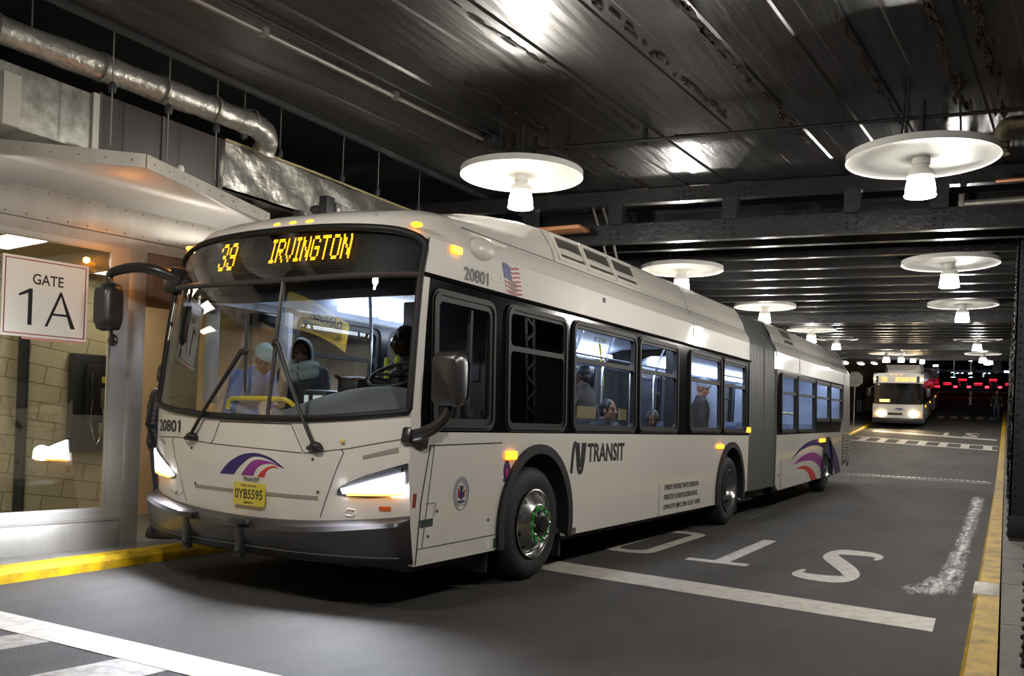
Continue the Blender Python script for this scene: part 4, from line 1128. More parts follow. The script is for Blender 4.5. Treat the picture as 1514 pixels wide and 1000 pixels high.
# ---- wheels
def wheel(c, deep, xf=None, y0=.04):
    w = MB(xf)
    Mx = Matrix.Translation((c, y0, .497)) @ Matrix.Rotation(R(90), 4, 'X')   # local z -> outward (-y)
    w.lathe([(.29, -.02), (.315, .0), (.40, .012), (.452, .0), (.484, -.03), (.497, -.06), (.497, -.24), (.48, -.28), (.30, -.29)], 56, Mx)
    t = w.build('wheel', 'tyre', bus)
    w = MB(xf)
    if not deep:
        prof = [(.30, .004), (.306, .016), (.296, .02), (.285, .008), (.276, -.02), (.262, -.028), (.225, .012), (.19, .045), (.172, .062), (.166, .064), (.12, .066), (.105, .07), (.10, .07)]
    else:
        prof = [(.30, .004), (.306, .016), (.296, .02), (.285, .0), (.27, -.05), (.262, -.12), (.25, -.14), (.2, -.152), (.15, -.15), (.1, -.13), (.08, -.13)]
    w.lathe(prof, 48, Mx); r = w.build('rim', 'rim_alu', t)
    w = MB(xf)
    if not deep: w.lathe([(.112, .066), (.108, .085), (.075, .10), (.07, .115), (0, .118)], 24, Mx)
    else: w.lathe([(.12, -.14), (.115, -.06), (.085, -.045), (0, -.04)], 24, Mx)
    w.build('hub', 'hub_dark', t)
    rz_ = .066 if not deep else -.14
    for i in range(10):
        a = 2*PI*i/10; w = MB(xf)
        w.lathe([(.017, 0), (.017, .03), (.011, .036), (0, .036)], 8, Mx @ Matrix.Translation((.142*math.cos(a), .142*math.sin(a), rz_)))
        ln = w.build('lug_nut', 'rim_alu', t)
        if not deep:
            w = MB(xf); b = a+.2
            w.lathe([(.03, -.006), (.03, .006), (.018, .01), (0, .01)], 8, Mx @ Matrix.Translation((.142*math.cos(a), .142*math.sin(a), rz_+.005)))
            w._new([Mx @ V(.13*math.cos(a), .13*math.sin(a), rz_+.012), Mx @ V(.155*math.cos(a), .155*math.sin(a), rz_+.012), Mx @ V(.15*math.cos(a+.42), .15*math.sin(a+.42), rz_+.012), Mx @ V(.135*math.cos(a+.42), .135*math.sin(a+.42), rz_+.012)], [[0, 1, 2, 3]])
            w.build('nut_indicator', 'green_nut', t)
    for i in range(10):
        a = 2*PI*(i+.5)/10; w = MB(xf)
        rad, zz_ = (.243, -.012) if not deep else (.225, -.143)
        tilt = Matrix.Rotation(a, 4, 'Z') @ Matrix.Translation((rad, 0, zz_)) @ Matrix.Rotation(R(48 if not deep else 0), 4, 'Y')
        w.lathe([(.024, -.012), (.026, .004), (.0, .0045)], 14, Mx @ tilt); w.build('hand_hole', 'sheet_dark', t)
    return t
def arch(c, xf=None, mp=near):
    m = MB(xf)
    o = [(c-.68, Z0)]+arc(c, .5, .665, .70, 192, -12, 24)+[(c+.66, Z0)]
    i_ = [(c+.575, Z0)]+arc(c, .5, .575, .62, -12, 192, 24)+[(c-.575, Z0)]
    m.plate(o+i_, [], lambda a, b: mp(a, b, -.03), lambda a, b: mp(a, b, .02)); f = m.build('wheel_arch', 'rubber', bus)
    m = MB(xf); ring = lambda y: [V(p[0], y, p[1]) for p in [(c-.58, .30)]+arc(c, .5, .58, .625, 192, -12, 24)+[(c+.58, .30)]]
    m.loft([ring(.02), ring(.55)], False, False); m._new(ring(.55), [list(range(27))]); m.build('wheel_well', 'rubber', f, recalc=False)
wheel(-.08, False); arch(AC1); wheel(5.66, True); arch(AC2)
for x in (-.08, 5.66):
    m = MB(); m.lathe([(.29, -.02), (.40, .0), (.47, -.02), (.497, -.06), (.497, -.24), (.3, -.27)], 32, Matrix.Translation((x, BW-.3, .497)) @ Matrix.Rotation(R(90), 4, 'X')); m.build('wheel', 'tyre', bus)
for c in (AC1, AC2):
    m = MB(); m.box(c+.60, c+.64, .08, .5, .14, .5); m.build('mud_flap', 'rubber', bus)
m = MB(); m.box(-.75, -.72, .1, .5, .14, .5); m.build('mud_flap', 'rubber', bus)
m = MB()
for x0, x1 in ((-1.7, -.72), (.55, 4.95), (6.2, 7.3)): m.box(x0, x1, .15, BW-.15, .26, .40)
m.box(-1.7, 7.3, .62, BW-.62, .24, .40)
m.build('underbody', 'rubber', bus)
# ---- mirrors
def mirror_near():
    t = thing('mirror', '', 'x'); del t['label'], t['category']; t.parent = bus
    m = MB()
    rings = []
    for x, k in ((-1.985, .82), (-1.965, .97), (-1.93, 1.0), (-1.87, .96), (-1.83, .8), (-1.815, .5)):
        rings.append([V(x, -.29+.115*k*a, 1.668+.185*k*b) for a, b in rr(-1, -1, 1, 1, .35, 4)])
    m.loft(rings); m.build('mirror_head', pm('mirror_black', (.02, .018, .018), .3), t)
    m = MB(); m.plate(rr(-.095, -.155, .095, .155, .04, 4), [], lambda a, b: V(-1.808, -.29+a, 1.668+b), lambda a, b: V(-1.82, -.29+a, 1.668+b)); m.build('mirror_glass', 'chrome', t)
    m = MB(); m.tube(spline([V(-1.9, -.29, 1.5), V(-1.91, -.27, 1.42), V(-1.93, -.2, 1.34), V(-1.94, -.1, 1.29), V(-1.93, -.02, 1.27)], 5), [.03+.02*i/20 for i in range(21)], 12); m.build('mirror_arm', 'mirror_black', t)
    m = MB(); m.box(-2.0, -1.76, -.03, .05, 1.19, 1.31, .02, Matrix.Rotation(R(12), 3, 'Y')); m.build('mirror_base', 'mirror_black', t)
mirror_near()
def mirror_far():
    t = thing('mirror', '', 'x'); del t['label'], t['category']; t.parent = bus
    m = MB(); rings = []
    for x, k in ((-2.30, .75), (-2.27, .95), (-2.22, 1.0), (-2.15, .95), (-2.12, .7)):
        rings.append([V(x, 3.06+.10*k*a, 2.235+.205*k*b) for a, b in rr(-1, -1, 1, 1, .4, 4)])
    m.loft(rings); m.build('mirror_head', 'mirror_black', t)
    m = MB(); m.ell((-2.2, 3.0, 1.95), (.03, .06, .055), None, 8, 12); m.tube([V(-2.2, 3.03, 2.05), V(-2.2, 3.0, 1.95)], .012, 8); m.build('convex_mirror', 'mirror_black', t)
    m = MB(); m.tube(spline([V(-2.2, 3.07, 2.43), V(-2.2, 3.08, 2.5), V(-2.19, 3.02, 2.54), V(-2.12, 2.85, 2.575), V(-2.02, 2.7, 2.56), V(-1.88, 2.6, 2.50)], 5), [.03]*6+[.035+.001*i for i in range(20)], 12); m.build('mirror_arm', 'mirror_black', t)
    m = MB(); m.box(-1.95, -1.75, 2.56, 2.72, 2.38, 2.6, .03); m.build('mirror_base', 'mirror_black', t)
mirror_far()
# ---- bellows and trailer section (turned and climbing slightly with the road)
PV = V(7.3, YC, 0)
TM = Matrix.Translation(PV) @ Matrix.Rotation(R(1.5), 4, 'Z') @ Matrix.Rotation(R(-.75), 4, 'Y') @ Matrix.Translation(-PV)
def bel_ring(x, o):
    pts = [(.012, .44), (.012, 1.3), (.042, 2.42), (.05, 2.70), (.14, 2.87), (.20, 2.95), (.31, 3.20), (.50, 3.265), (.80, 3.285), (YC, 3.295)]
    full = pts+[(BW-y, z) for y, z in pts[::-1][1:]]
    return [V(x, y+(o if y < YC else (-o if y > YC else 0)), z-(o if z > 2.8 else 0)) for y, z in full]
m = MB(); n = 60; rings = []
for i in range(n+1):
    x = 6.48+(8.2-6.48)*i/n; o = (0, 0, .075)[i % 3]+(.07 if abs(i-30) < 2 else 0)
    rg = bel_ring(x, o); k = i/n
    rings.append([p.lerp(TM @ p, k) for p in rg])
m.loft(rings, False, False)
bl = m.build('bellows', 'bellows_grey', bus, ang=10, recalc=False)
m = MB()
for x in (6.49, 8.19):
    m = MB(); rg = bel_ring(x, -.005); m.tube([(p if x < 7 else TM @ p) for p in rg], .016, 6, True); m.build('bellows_rim', 'bellows_grey', bl)
m = MB(); m.box(6.5, 8.0, .15, BW-.15, .30, .42); m.build('bellows_floor', 'rubber', bl)
XE = 16.25
m = MB(TM); m.plate([(8.2, ZB), (8.2, .48), (8.32, .40), (8.45, Z0)]+[p for p in [(ACT-.585, Z0)]+arc(ACT, .5, .585, .64, 195, -15, 18)+[(ACT+.585, Z0)]]+[(15.4, Z0), (15.75, .40), (XE-.02, .78), (XE, ZB)], [], near, lambda a, b: near(a, b, .05))
sp2 = m.build('side_panel', 'bus_white', bus)
m = MB(TM); m.plate([(8.2, ZB), (8.2, Z0), (XE, Z0), (XE, ZB)], [], far, lambda a, b: far(a, b, .05)); m.build('side_panel', 'bus_white', bus)
WT = [(8.50, 1.315, 9.82, 2.375), (9.88, 1.315, 11.62, 2.375), (11.68, 1.315, 13.33, 2.375), (13.39, 1.315, 15.12, 2.375)]
BT = 14.75
m = MB(TM); m.plate([(8.2, ZB), (BT, ZB), (15.22, 1.75), (15.26, ZT), (8.2, ZT)], [rr(a+.015, (b if i < 2 else 1.53)+.015, (c if i < 3 else c-.12)-.015, d-.015, .07) for i, (a, b, c, d) in enumerate(WT)], near, lambda a, b: near(a, b, .05)); m.build('window_band', 'bus_black', bus)
m = MB(TM); m.plate([(15.24, 1.75), (BT+.02, ZB-.02), (XE, ZB-.02), (XE-.06, ZT+.01), (15.28, ZT+.01)], [], near, lambda a, b: near(a, b, .05)); m.build('side_panel', 'bus_white', bus)
WTF = [(8.5, 1.315, 9.8, 2.375), (9.9, 1.315, 11.6, 2.375), (11.7, 1.315, 13.3, 2.375), (13.4, 1.315, 15, 2.375)]
m = MB(TM); m.plate([(8.2, ZB), (XE, ZB), (XE-.06, ZT), (8.2, ZT)], [rr(a+.015, b+.015, c-.015, d-.015, RB) for a, b, c, d in WTF], far, lambda a, b: far(a, b, .05)); m.build('window_band', 'bus_black', bus)
for i, w in enumerate(WT):
    b = w[1] if i < 2 else 1.53
    side_window(w[0], b, w[2] if i < 3 else w[2]-.12, w[3], near, TM, 2.03)
for w in WTF: side_window(*w, far, TM)
cove(False, XE-.08, near, TM).build('cove_panel', 'bus_white', bus, recalc=False, ang=60)
cove(False, XE-.08, far, TM).build('cove_panel', 'bus_white', bus, recalc=False, ang=60)
m = MB(TM); xs = [8.17, 9, 10, 11, 12, 13, 14, 15, 15.6, 15.9]
m.grid(roof, UR, xs)
def rcap(u, v):
    e = roof(u, 15.9); b = V(XE-.08+.02*(1-u*u), YC-(YC-.038)*u*1.0, ZC); c = V(XE-.03, e.y, e.z-.02)
    return (1-v)**2*e+2*v*(1-v)*c+v*v*b
m.grid(rcap, UR, lsp(0, 1, 6)); rf2 = m.build('roof_panel', 'bus_white', bus, recalc=False, ang=40, weld=True)
m = MB(TM)
m.tube([roof(.86, x)+V(0, -.003, 0) for x in lsp(8.1, 15.9, 20)], .004, 6)
for x in (10.1, 15.3): m.tube([roof(u, x)+V(0, 0, .002) for u in lsp(.1, .86, 14)], .004, 6); m.tube([near(x, z, -.003) for z in lsp(ZT, 2.88, 6)], .004, 6)
m.build('panel_seam', 'seam', rf2)
m = MB(TM); m.plate([(9.25, .05), (9.95, .05), (9.97, 1), (9.27, 1)], [], lambda s, t: roof(.84-.13*t, s)+V(0, -.7, .7)*.012, lambda s, t: roof(.84-.13*t, s)); m.build('roof_hatch', 'mesh_grey', bus)
# rear end
m = MB(TM); m.plate([(.02, Z0+.2), (BW-.02, Z0+.2), (BW, 1.3), (BW-.05, ZT), (BW-.1, ZC), (.1, ZC), (.05, ZT), (0, 1.3)], [], lambda a, b: V(XE-.03*abs(b-1.3), a, b), lambda a, b: V(XE-.1-.03*abs(b-1.3), a, b)); m.build('rear_panel', 'bus_white', bus)
m = MB(TM); m.box(XE-.02, XE+.12, .02, BW-.02, .42, .8, .05); m.build('rear_bumper', 'bumper_black', bus)
for z in (2.55, 1.55, 1.05):
    m = MB(TM); m.ell((XE-.02, .12, z), (.05, .06, .06), None, 6, 10); m.build('tail_light', pm('tail_red', 'ff3030', .3, emit=(1., .05, .08), es=5) if 'tail_red' not in MATS else 'tail_red', bus)
m = MB(TM); m.plate([(15.15, .50), (15.75, .56), (16.12, .88), (16.12, 1.22), (15.15, 1.22)], [], lambda a, b: near(a, b, -.012), lambda a, b: near(a, b, .0)); ev = m.build('engine_vent', 'mesh_grey', bus)
for i in range(8):
    z = .62+.076*i; m = MB(TM); x1 = 16.10 if z > .9 else 15.75+.35*(z-.56)/.3
    m.loft([[near(x, z, -.014), near(x, z+.045, -.05), near(x, z+.05, -.014)] for x in (15.18, x1)]); m.build('louver', 'bus_white_matte', ev)
m = MB(TM)
for x in (15.18, 8.62): m.tube([near(x, z, -.002) for z in (Z0 if x < 9 else .5, ZB if x > 9 else .85)], .004, 6)
m.build('panel_seam', 'seam', sp2)
Tsw = [('navy', [(9.477, .829), (10.088, .997), (10.954, 1.126), (12.152, 1.175), (13.2, 1.13), (13.85, 1.0), (14.35, .80), (14.75, .56), (15.0, .345)], [(14.25, .345), (13.9, .56), (13.613, .70), (13.188, .849), (12.419, 1.001), (11.499, 1.05), (10.473, .995), (9.826, .899)]),
       ('magenta', [(9.618, .727), (10.304, .849), (11.203, .908), (11.9, .88), (12.45, .78), (12.57, .70)], [(12.56, .42), (12.444, .506), (12.02, .652), (11.447, .741), (10.611, .772), (10.035, .755)]),
       ('red', [(9.831, .647), (10.431, .677), (11.04, .644), (11.596, .525), (12.0, .345)], [(11.40, .345), (11.131, .487), (10.743, .593), (10.148, .643)])]
for c, a, b in Tsw:
    poly = spline(a, 5)+spline(b, 5)
    m = MB(TM)
    if c == 'navy':
        # the wheel arch bites a piece out of the navy stripe
        up = [p for p in poly if (p[0]-ACT)**2/.66**2+(p[1]-.5)**2/.69**2 > 1]
        m.plate(up, [], lambda a, b: near(a, b, -.004), lambda a, b: near(a, b, .002))
    else: m.plate(poly, [], lambda a, b: near(a, b, -.004), lambda a, b: near(a, b, .002))
    m.build('swoosh_emblem', c, sp2)
m = MB(TM); m.plate([(8.42, .58), (8.48, .58), (8.48, .63), (8.42, .63)], [], lambda a, b: near(a, b, -.006), lambda a, b: near(a, b, 0)); m.build('reflector', 'reflector_red', sp2)
box_light(12.15, 12.75, 1.10, 1.17, 'amber_light', xf=TM); 
m = MB(TM); m.ell((8.95, .09, 2.70), (.07, .03, .045), None, 6, 10); m.build('marker_light', 'amber_light', bus)
m = MB(TM); m.box(8.25, 8.34, .04, .10, 2.68, 2.75, .01); m.build('camera_dome', 'dark_plastic', bus)
wheel(ACT+.05, True, TM); arch(ACT, TM)
m = MB(TM); m.box(8.6, ACT-.62, .15, BW-.15, .27, .40); m.box(ACT+.65, 15.5, .15, BW-.15, .27, .42); m.box(8.2, 15.6, .62, BW-.62, .25, .42); m.build('underbody', 'rubber', bus)
m = MB(TM); m.box(ACT+.60, ACT+.64, .08, .5, .14, .5); m.build('mud_flap', 'rubber', bus)

# ---- inside the bus
m = MB(); m.box(-1.72, 6.6, .06, BW-.06, .36, .405); m.build('cabin_floor', 'interior_floor', bus)
m = MB(TM); m.box(8.0, 16.1, .06, BW-.06, .42, .5); m.build('cabin_floor', 'interior_floor', bus)
for x0, x1, xf in ((-1.35, 6.6, None), (8.0, 16.1, TM)):
    m = MB(xf); prof = [(.06, 2.40), (.12, 2.50), (.5, 2.62), (YC, 2.64), (BW-.5, 2.62), (BW-.12, 2.50), (BW-.06, 2.40)]
    m.loft([[V(x, y, z) for y, z in prof] for x in (x0, x1)], False, False); m.build('cabin_ceiling', 'interior_wall', bus, recalc=False)
    for mp in (near, far):
        for xa, xb in (((-.62, -.6), (.52, 4.98), (6.2, 6.6)) if xf is None else ((8.2, ACT-.6), (ACT+.6, 16.1))):
            m = MB(xf); m.grid(lambda x, z: mp(x, z, .06), [xa, xb], [.4, .9, 1.30]); m.build('cabin_lining', 'interior_wall', bus, recalc=False)
    n = int((x1-x0)/1.55)
    for i in range(n):
        a = x0+.35+1.55*i+(.9 if xf is None and i == 0 else 0); b = x0+.35+1.55*i+1.4
        if xf is None and b > 6.4: b = 6.4
        if b-a < .3: continue
        for yy in (.36, BW-.36):
            m = MB(xf); m.box(a, b, yy-.07, yy+.07, 2.44, 2.52, .02); m.build('light_strip', 'strip_light', bus)
m = MB(TM); m.box(15.2, 15.3, .08, BW-.08, .5, 2.6); m.build('rear_bulkhead', 'interior_wall', bus)
m = MB(); m.box(-1.05, -.75, 2.0, 2.3, 2.50, 2.53, .01); m.build('added_fill_panel', pm('fill_emission', 'ffffff', .5, emit=(.85, .9, 1.), es=14), bus)  # glowing panel added to brighten the front of the cabin, not a known fitting
# dark headsign box, driver partition and blind
m = MB(); m.box(-1.72, -1.30, .12, BW-.12, 2.36, 2.72, .02); m.build('sign_box', 'sheet_dark', bus)
m = MB(); m.box(-.62, -.58, .09, 1.15, .4, 2.42, .01); m.box(-.58, .42, .075, .09, 1.32, 2.38); m.box(.42, .45, .09, .8, .4, 2.42); pt = m.build('driver_partition', 'dark_plastic', bus)
m = MB(); m.box(-.64, -.625, .3, 1.0, 1.72, 1.98, .006); m.build('notice_board', pm('board_grey', '4c515c', .5), pt)
# seats along both sides
def seat(x, y, z0, xf=None, face=-1):
    m = MB(xf)
    m.box(x-.22, x+.2, y-.21, y+.21, z0+.40, z0+.47, .03); o = m.build('passenger_seat', 'seat_blue', bus)
    m = MB(xf); m.loft([[V(x+.17+dx+t, y-.21*k, zz), V(x+.17+dx+t, y+.21*k, zz), V(x+.22+dx+t, y+.21*k, zz), V(x+.22+dx+t, y-.21*k, zz)] for zz, dx, k, t in ((z0+.45, 0, 1, 0), (z0+.7, .04, 1, 0), (z0+.88, .07, .95, 0), (z0+.95, .08, .75, 0))]); m.build('seat_back', 'seat_shell', o)
    m = MB(xf); m.box(x+.12, x+.17, y-.18, y+.18, z0+.47, z0+.86, .02, Matrix.Rotation(R(8), 3, 'Y')); m.build('seat_cushion', 'seat_blue', o)
    m = MB(xf); m.box(x-.03, x+.03, y-.12, y+.12, z0, z0+.4); m.build('seat_leg', 'pole_steel', o)
    return o
for x in (1.1, 2.9, 3.75, 4.65, 5.6):
    for y in (.33, .78): seat(x, y, .405)
for x in (2.4, 3.2, 4.0, 4.8, 5.6): seat(x, BW-.35, .405)
for x in (8.9, 9.8, 10.7, 11.6, 12.5, 13.4, 14.3):
    for y in (.33, .78, BW-.35): seat(x, y, .5, TM)
def pole(pts, r, mat, xf=None, name='grab_pole'):
    m = MB(xf); m.tube(pts, r, 8); return m.build(name, mat, bus)
for x, y, mt in ((.55, 1.75, 'pole_steel'), (.62, .62, 'pole_steel'), (1.55, 1.0, 'pole_steel'), (1.75, 1.65, 'pole_yellow'), (2.45, 1.02, 'pole_steel'), (3.3, 1.0, 'pole_steel'), (3.25, 1.75, 'pole_yellow'), (4.2, 1.0, 'pole_steel'), (5.1, 1.02, 'pole_steel'), (4.9, 1.75, 'pole_yellow'), (-.35, 1.75, 'pole_steel'), (6.0, 1.0, 'pole_steel')):
    pole(spline([V(x, y, .4), V(x, y, 1.6), V(x+.02, y, 2.1), V(x+.12, y+(.12 if y < YC else -.12)*-1, 2.58)], 5), .017, mt)
for y in (.95, BW-.95): pole([V(.4, y, 2.22), V(6.3, y, 2.22)], .015, 'pole_steel', name='grab_rail')
for y in (.95, BW-.95): pole([V(8.3, y, 2.3), V(15, y, 2.3)], .015, 'pole_steel', TM, 'grab_rail')
for x, y in ((8.6, .6), (10.2, 1.0), (12, 1.0)): pole([V(x, y, .5), V(x, y, 2.6)], .017, 'pole_steel', TM)
pole([V(8.5, .12, 1.68), V(10.6, .12, 1.66)], .018, 'pole_yellow', TM, 'grab_rail')
for x0 in (2.35, 3.15, 3.95):
    pole(spline([V(x0, .55, 1.1), V(x0+.02, .6, 1.33), V(x0+.02, .95, 1.33), V(x0, 1.0, 1.1)], 5), .016, 'pole_steel', name='seat_handle')
m = MB(); m.box(1.78, 1.82, 1.05, 1.5, .6, 1.62, .01); m.box(2.9, 2.94, 1.0, 1.5, .6, 1.35, .01); m.build('modesty_panel', 'interior_wall', bus)
m = MB(); m.box(6.36, 6.40, .45, .95, .5, 2.1, .01); m.build('modesty_panel', 'interior_wall', bus)
for a, b in ((.80, 1.22), (1.80, 2.02)):
    m = MB(); m.box(a, b, .085, .095, 1.445, 1.565); m.build('paper_notice', 'paper_tan', bus)
m = MB(); m.box(.58, 1.98, .09, .11, 1.43, 1.447); m.build('window_ledge', 'pole_steel', bus)
m = MB(); put_text(m, 'MINOR', lambda a, b: V(1.42-.28*a, .10, 2.22+.055*b)); put_text(m, 'PORTION', lambda a, b: V(1.42-.28*a, .10, 2.15+.05*b)); m.build('window_lettering', 'paper_tan', bus)
pole(spline([V(.62, .2, 1.86), V(.9, .3, 2.0), V(1.0, .6, 2.05)], 4), .018, pm('grip_yellow', 'd8c878', .4), name='grab_strap')
# driver's cab
m = MB()
def dash(u, v):
    k = max(0., min(1., (u+.30)/1.25)); hump = math.sin(PI*min(1, k*.62))**1.3
    e = F(u, 1.30+.02*u*u, -.05); h = .42*hump
    return V(e.x+.02+.62*v, e.y, 1.33+h*(v**.5 if v < .55 else (.55**.5)*(1-.6*(v-.55)))-.04*(1-v)+0)
m.grid(dash, lsp(-.92, .96, 40), lsp(0, 1, 12)); m.build('dashboard', 'dash_grey', bus, ang=70, recalc=False)
m = MB(); tilt = Matrix.Translation((-1.2, .72, 1.74)) @ Matrix.Rotation(R(-28), 4, 'Y'); m.lathe([(.25, 0)], 4) if False else None
m.tube([tilt @ V(.245*math.cos(2*PI*i/40), .245*math.sin(2*PI*i/40), 0) for i in range(41)], .017, 8, False); sw_ = m.build('steering_wheel', 'dark_plastic', bus)
m = MB(); m.tube([tilt @ V(0, .24, 0), tilt @ V(0, -.24, 0)], .014, 6); m.tube([tilt @ V(.24, 0, 0), tilt @ V(0, 0, -.02)], .014, 6); m.ell(tilt @ V(0, 0, 0), (.08, .08, .04), None, 8, 12); m.tube([tilt @ V(0, 0, 0), V(-1.35, .72, 1.25)], .045, 10); m.build('steering_column', 'dark_plastic', sw_)
m = MB(); m.box(-1.02, -.92, .35, .85, .9, 1.0, .03); m.box(-.72, -.64, .42, .88, 1.0, 1.75, .05); m.box(-1.0, -.6, .42, .88, .88, 1.0, .04); m.box(-.85, -.75, .55, .75, .4, .9); m.build('driver_seat', 'dark_plastic', bus)
m = MB(); m.box(-1.28, -1.02, 1.42, 1.68, .4, 1.42, .03); m.box(-1.30, -1.0, 1.40, 1.70, 1.42, 1.60, .04); fb = m.build('farebox', pm('farebox_grey', '4a4d50', .35, .5), bus)
m = MB(); m.box(-1.31, -1.30, 1.44, 1.54, 1.46, 1.55); m.box(-1.31, -1.30, 1.60, 1.64, 1.46, 1.55); m.build('farebox_display', pm('display_pale', 'b8c4c8', .3, emit=(.6, .7, .8), es=.5), fb)
m = MB(); m.box(-1.20, -1.0, 1.15, 1.38, 1.50, 1.72, .03); m.build('ticket_machine', 'farebox_grey', bus)
m = MB(); m.tube(spline([V(-1.55, 2.30, 1.41), V(-1.56, 2.26, 1.485), V(-1.57, 2.15, 1.50), V(-1.58, 1.75, 1.505), V(-1.56, 1.58, 1.49), V(-1.5, 1.50, 1.40)], 6), .021, 10); m.build('handrail', 'pole_yellow', bus)
m = MB(); m.box(-1.5, -1.25, 2.0, 2.3, 2.13, 2.25, .04); m.build('interior_mirror', 'dark_plastic', bus)
m = MB(); m.box(-1.66, -1.60, 2.38, 2.5, 1.45, 2.3, .01); m.box(-.72, -.66, 2.45, 2.58, .45, 2.35, .01); m.build('door_post', 'interior_wall', bus)
m = MB(); m.box(-1.30, -1.285, 2.02, 2.13, 1.82, 1.93, .004); m.build('notice_card', pm('card_blue', '8fa4a6', .5), bus)
# warning strips at the corner pillar, reflected shine put in as emission
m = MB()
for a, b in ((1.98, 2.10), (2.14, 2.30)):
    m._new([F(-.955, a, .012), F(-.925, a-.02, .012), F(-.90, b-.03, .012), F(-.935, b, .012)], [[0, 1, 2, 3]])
m.build('corner_reflector', pm('pale_yellow_glow', 'd8d4a0', .4, emit=(.85, .83, .6), es=.4), bus)
# ------------------------------------------------------------------ people
pm('skin_dark', '5a3a2c', .5); pm('skin_mid', '9a6b52', .5); pm('hair_black', (.008, .007, .007), .5); pm('eye_dark', (.01, .008, .008), .2)
pm('knit_grey', '7f8d8f', .9, bump=(90, .5)); pm('coat_navy', '161a28', .7); pm('coat_black', '111114', .6); pm('beanie_blue', '8fb0bd', .9, bump=(80, .4)); pm('shirt_blue', '5f74a8', .8, bump=(40, .4))
pm('khaki', '6a6038', .8); pm('denim', '27303f', .8); pm('puffer', '1b1d26', .45); pm('hivis', 'a9b63a', .7); pm('purple_coat', '2e2540', .7); pm('brown_coat', '352d28', .8); pm('beanie_grey', '8c929c', .9, bump=(80, .4)); pm('shoe', '15120f', .5); pm('pants_pale', '8f9097', .8); pm('cord_white', 'dddde0', .5)
STAND = dict(pel=(0, 0, .95), wai=(0, 0, 1.10), che=(.0, 0, 1.30), nek=(0, 0, 1.47), hd=(.025, 0, 1.62), shL=(0, .185, 1.41), elL=(-.02, .235, 1.13), wrL=(.05, .24, .89), shR=(0, -.185, 1.41), elR=(-.02, -.235, 1.13), wrR=(.05, -.24, .89),
             hiL=(0, .09, .92), knL=(.03, .1, .50), anL=(-.01, .1, .09), hiR=(0, -.09, .92), knR=(.03, -.1, .50), anR=(-.01, -.1, .09))
SIT = dict(pel=(0, 0, .56), wai=(-.02, 0, .70), che=(-.03, 0, .90), nek=(-.02, 0, 1.06), hd=(.02, 0, 1.21), shL=(-.02, .185, 1.0), elL=(.08, .24, .76), wrL=(.30, .14, .68), shR=(-.02, -.185, 1.0), elR=(.08, -.24, .76), wrR=(.30, -.14, .68),
           hiL=(0, .09, .54), knL=(.43, .11, .54), anL=(.42, .11, .09), hiR=(0, -.09, .54), knR=(.43, -.11, .54), anR=(.42, -.11, .09))
DG = None
def remesh(o, vox, sm=4):
    md = o.modifiers.new('r', 'REMESH'); md.mode = 'VOXEL'; md.voxel_size = vox
    m2 = o.modifiers.new('s', 'SMOOTH'); m2.factor = .5; m2.iterations = sm
    bpy.context.view_layer.update()
    dg = bpy.context.evaluated_depsgraph_get()
    me = bpy.data.meshes.new_from_object(o.evaluated_get(dg))
    for p in me.polygons: p.use_smooth = True
    old = o.data; o.modifiers.clear(); o.data = me; me.name = o.name
    bpy.data.meshes.remove(old)
    return o
def limb(mb, pts, rs, seg=12, n=4):
    P = [Vector(p) for p in pts]; out, r = [], []
    for i in range(len(P)-1):
        for k in range(n):
            t = k/n; out.append(P[i].lerp(P[i+1], t)); r.append(rs[i]+(rs[i+1]-rs[i])*t)
    out.append(P[-1]); r.append(rs[-1])
    mb.tube(out, r, seg)
    for p, q in zip(P, rs): mb.ell(p, (q, q, q), None, 6, 10)
def hand(mb, wr, d, side, curl=.5):
    d = Vector(d).normalized(); up = V(0, 0, 1) if abs(d.z) < .8 else V(1, 0, 0)
    s = d.cross(up).normalized()*side; nrm = s.cross(d).normalized()
    c = Vector(wr)+d*.05
    B = Matrix((d, s, nrm)).transposed()
    mb.ell(c, (.055, .042, .018), B, 8, 12)
    for i, (l, o) in enumerate(((.068, -.03), (.08, -.01), (.075, .011), (.058, .031))):
        a = c+d*.04+s*o; b = a+d*l*.45-nrm*l*.15*curl; e = b+d*l*.40*(1-.6*curl)-nrm*l*.4*curl; f = e+d*l*.2*(1-curl)-nrm*l*.22*curl
        mb.tube([a, b, e, f], [.0095, .009, .008, .0065], 8)
    a = c-d*.02-s*.035; mb.tube([a, a-s*.028+d*.03, a-s*.03+d*.062-nrm*.015], [.012, .011, .008], 8)
def torso(mb, J, k=1., w=1.):
    p, wa, c, n_ = (Vector(J[x]) for x in ('pel', 'wai', 'che', 'nek'))
    ax = (Vector(J['shL'])-Vector(J['shR'])).normalized()
    rings = []
    up = (n_-p).normalized(); fw = ax.cross(up).normalized()
    for q, a, b in ((p-up*.09, .13, .10), (p, .17, .12), (wa, .15, .105), (c, .175, .125), (c+(n_-c)*.55, .17, .105), (n_-up*.01, .085, .075), (n_+up*.05, .058, .06)):
        rings.append([q+ax*(a*k*w*math.cos(2*PI*i/16))+fw*(b*k*math.sin(2*PI*i/16)) for i in range(16)])
    mb.loft(rings)
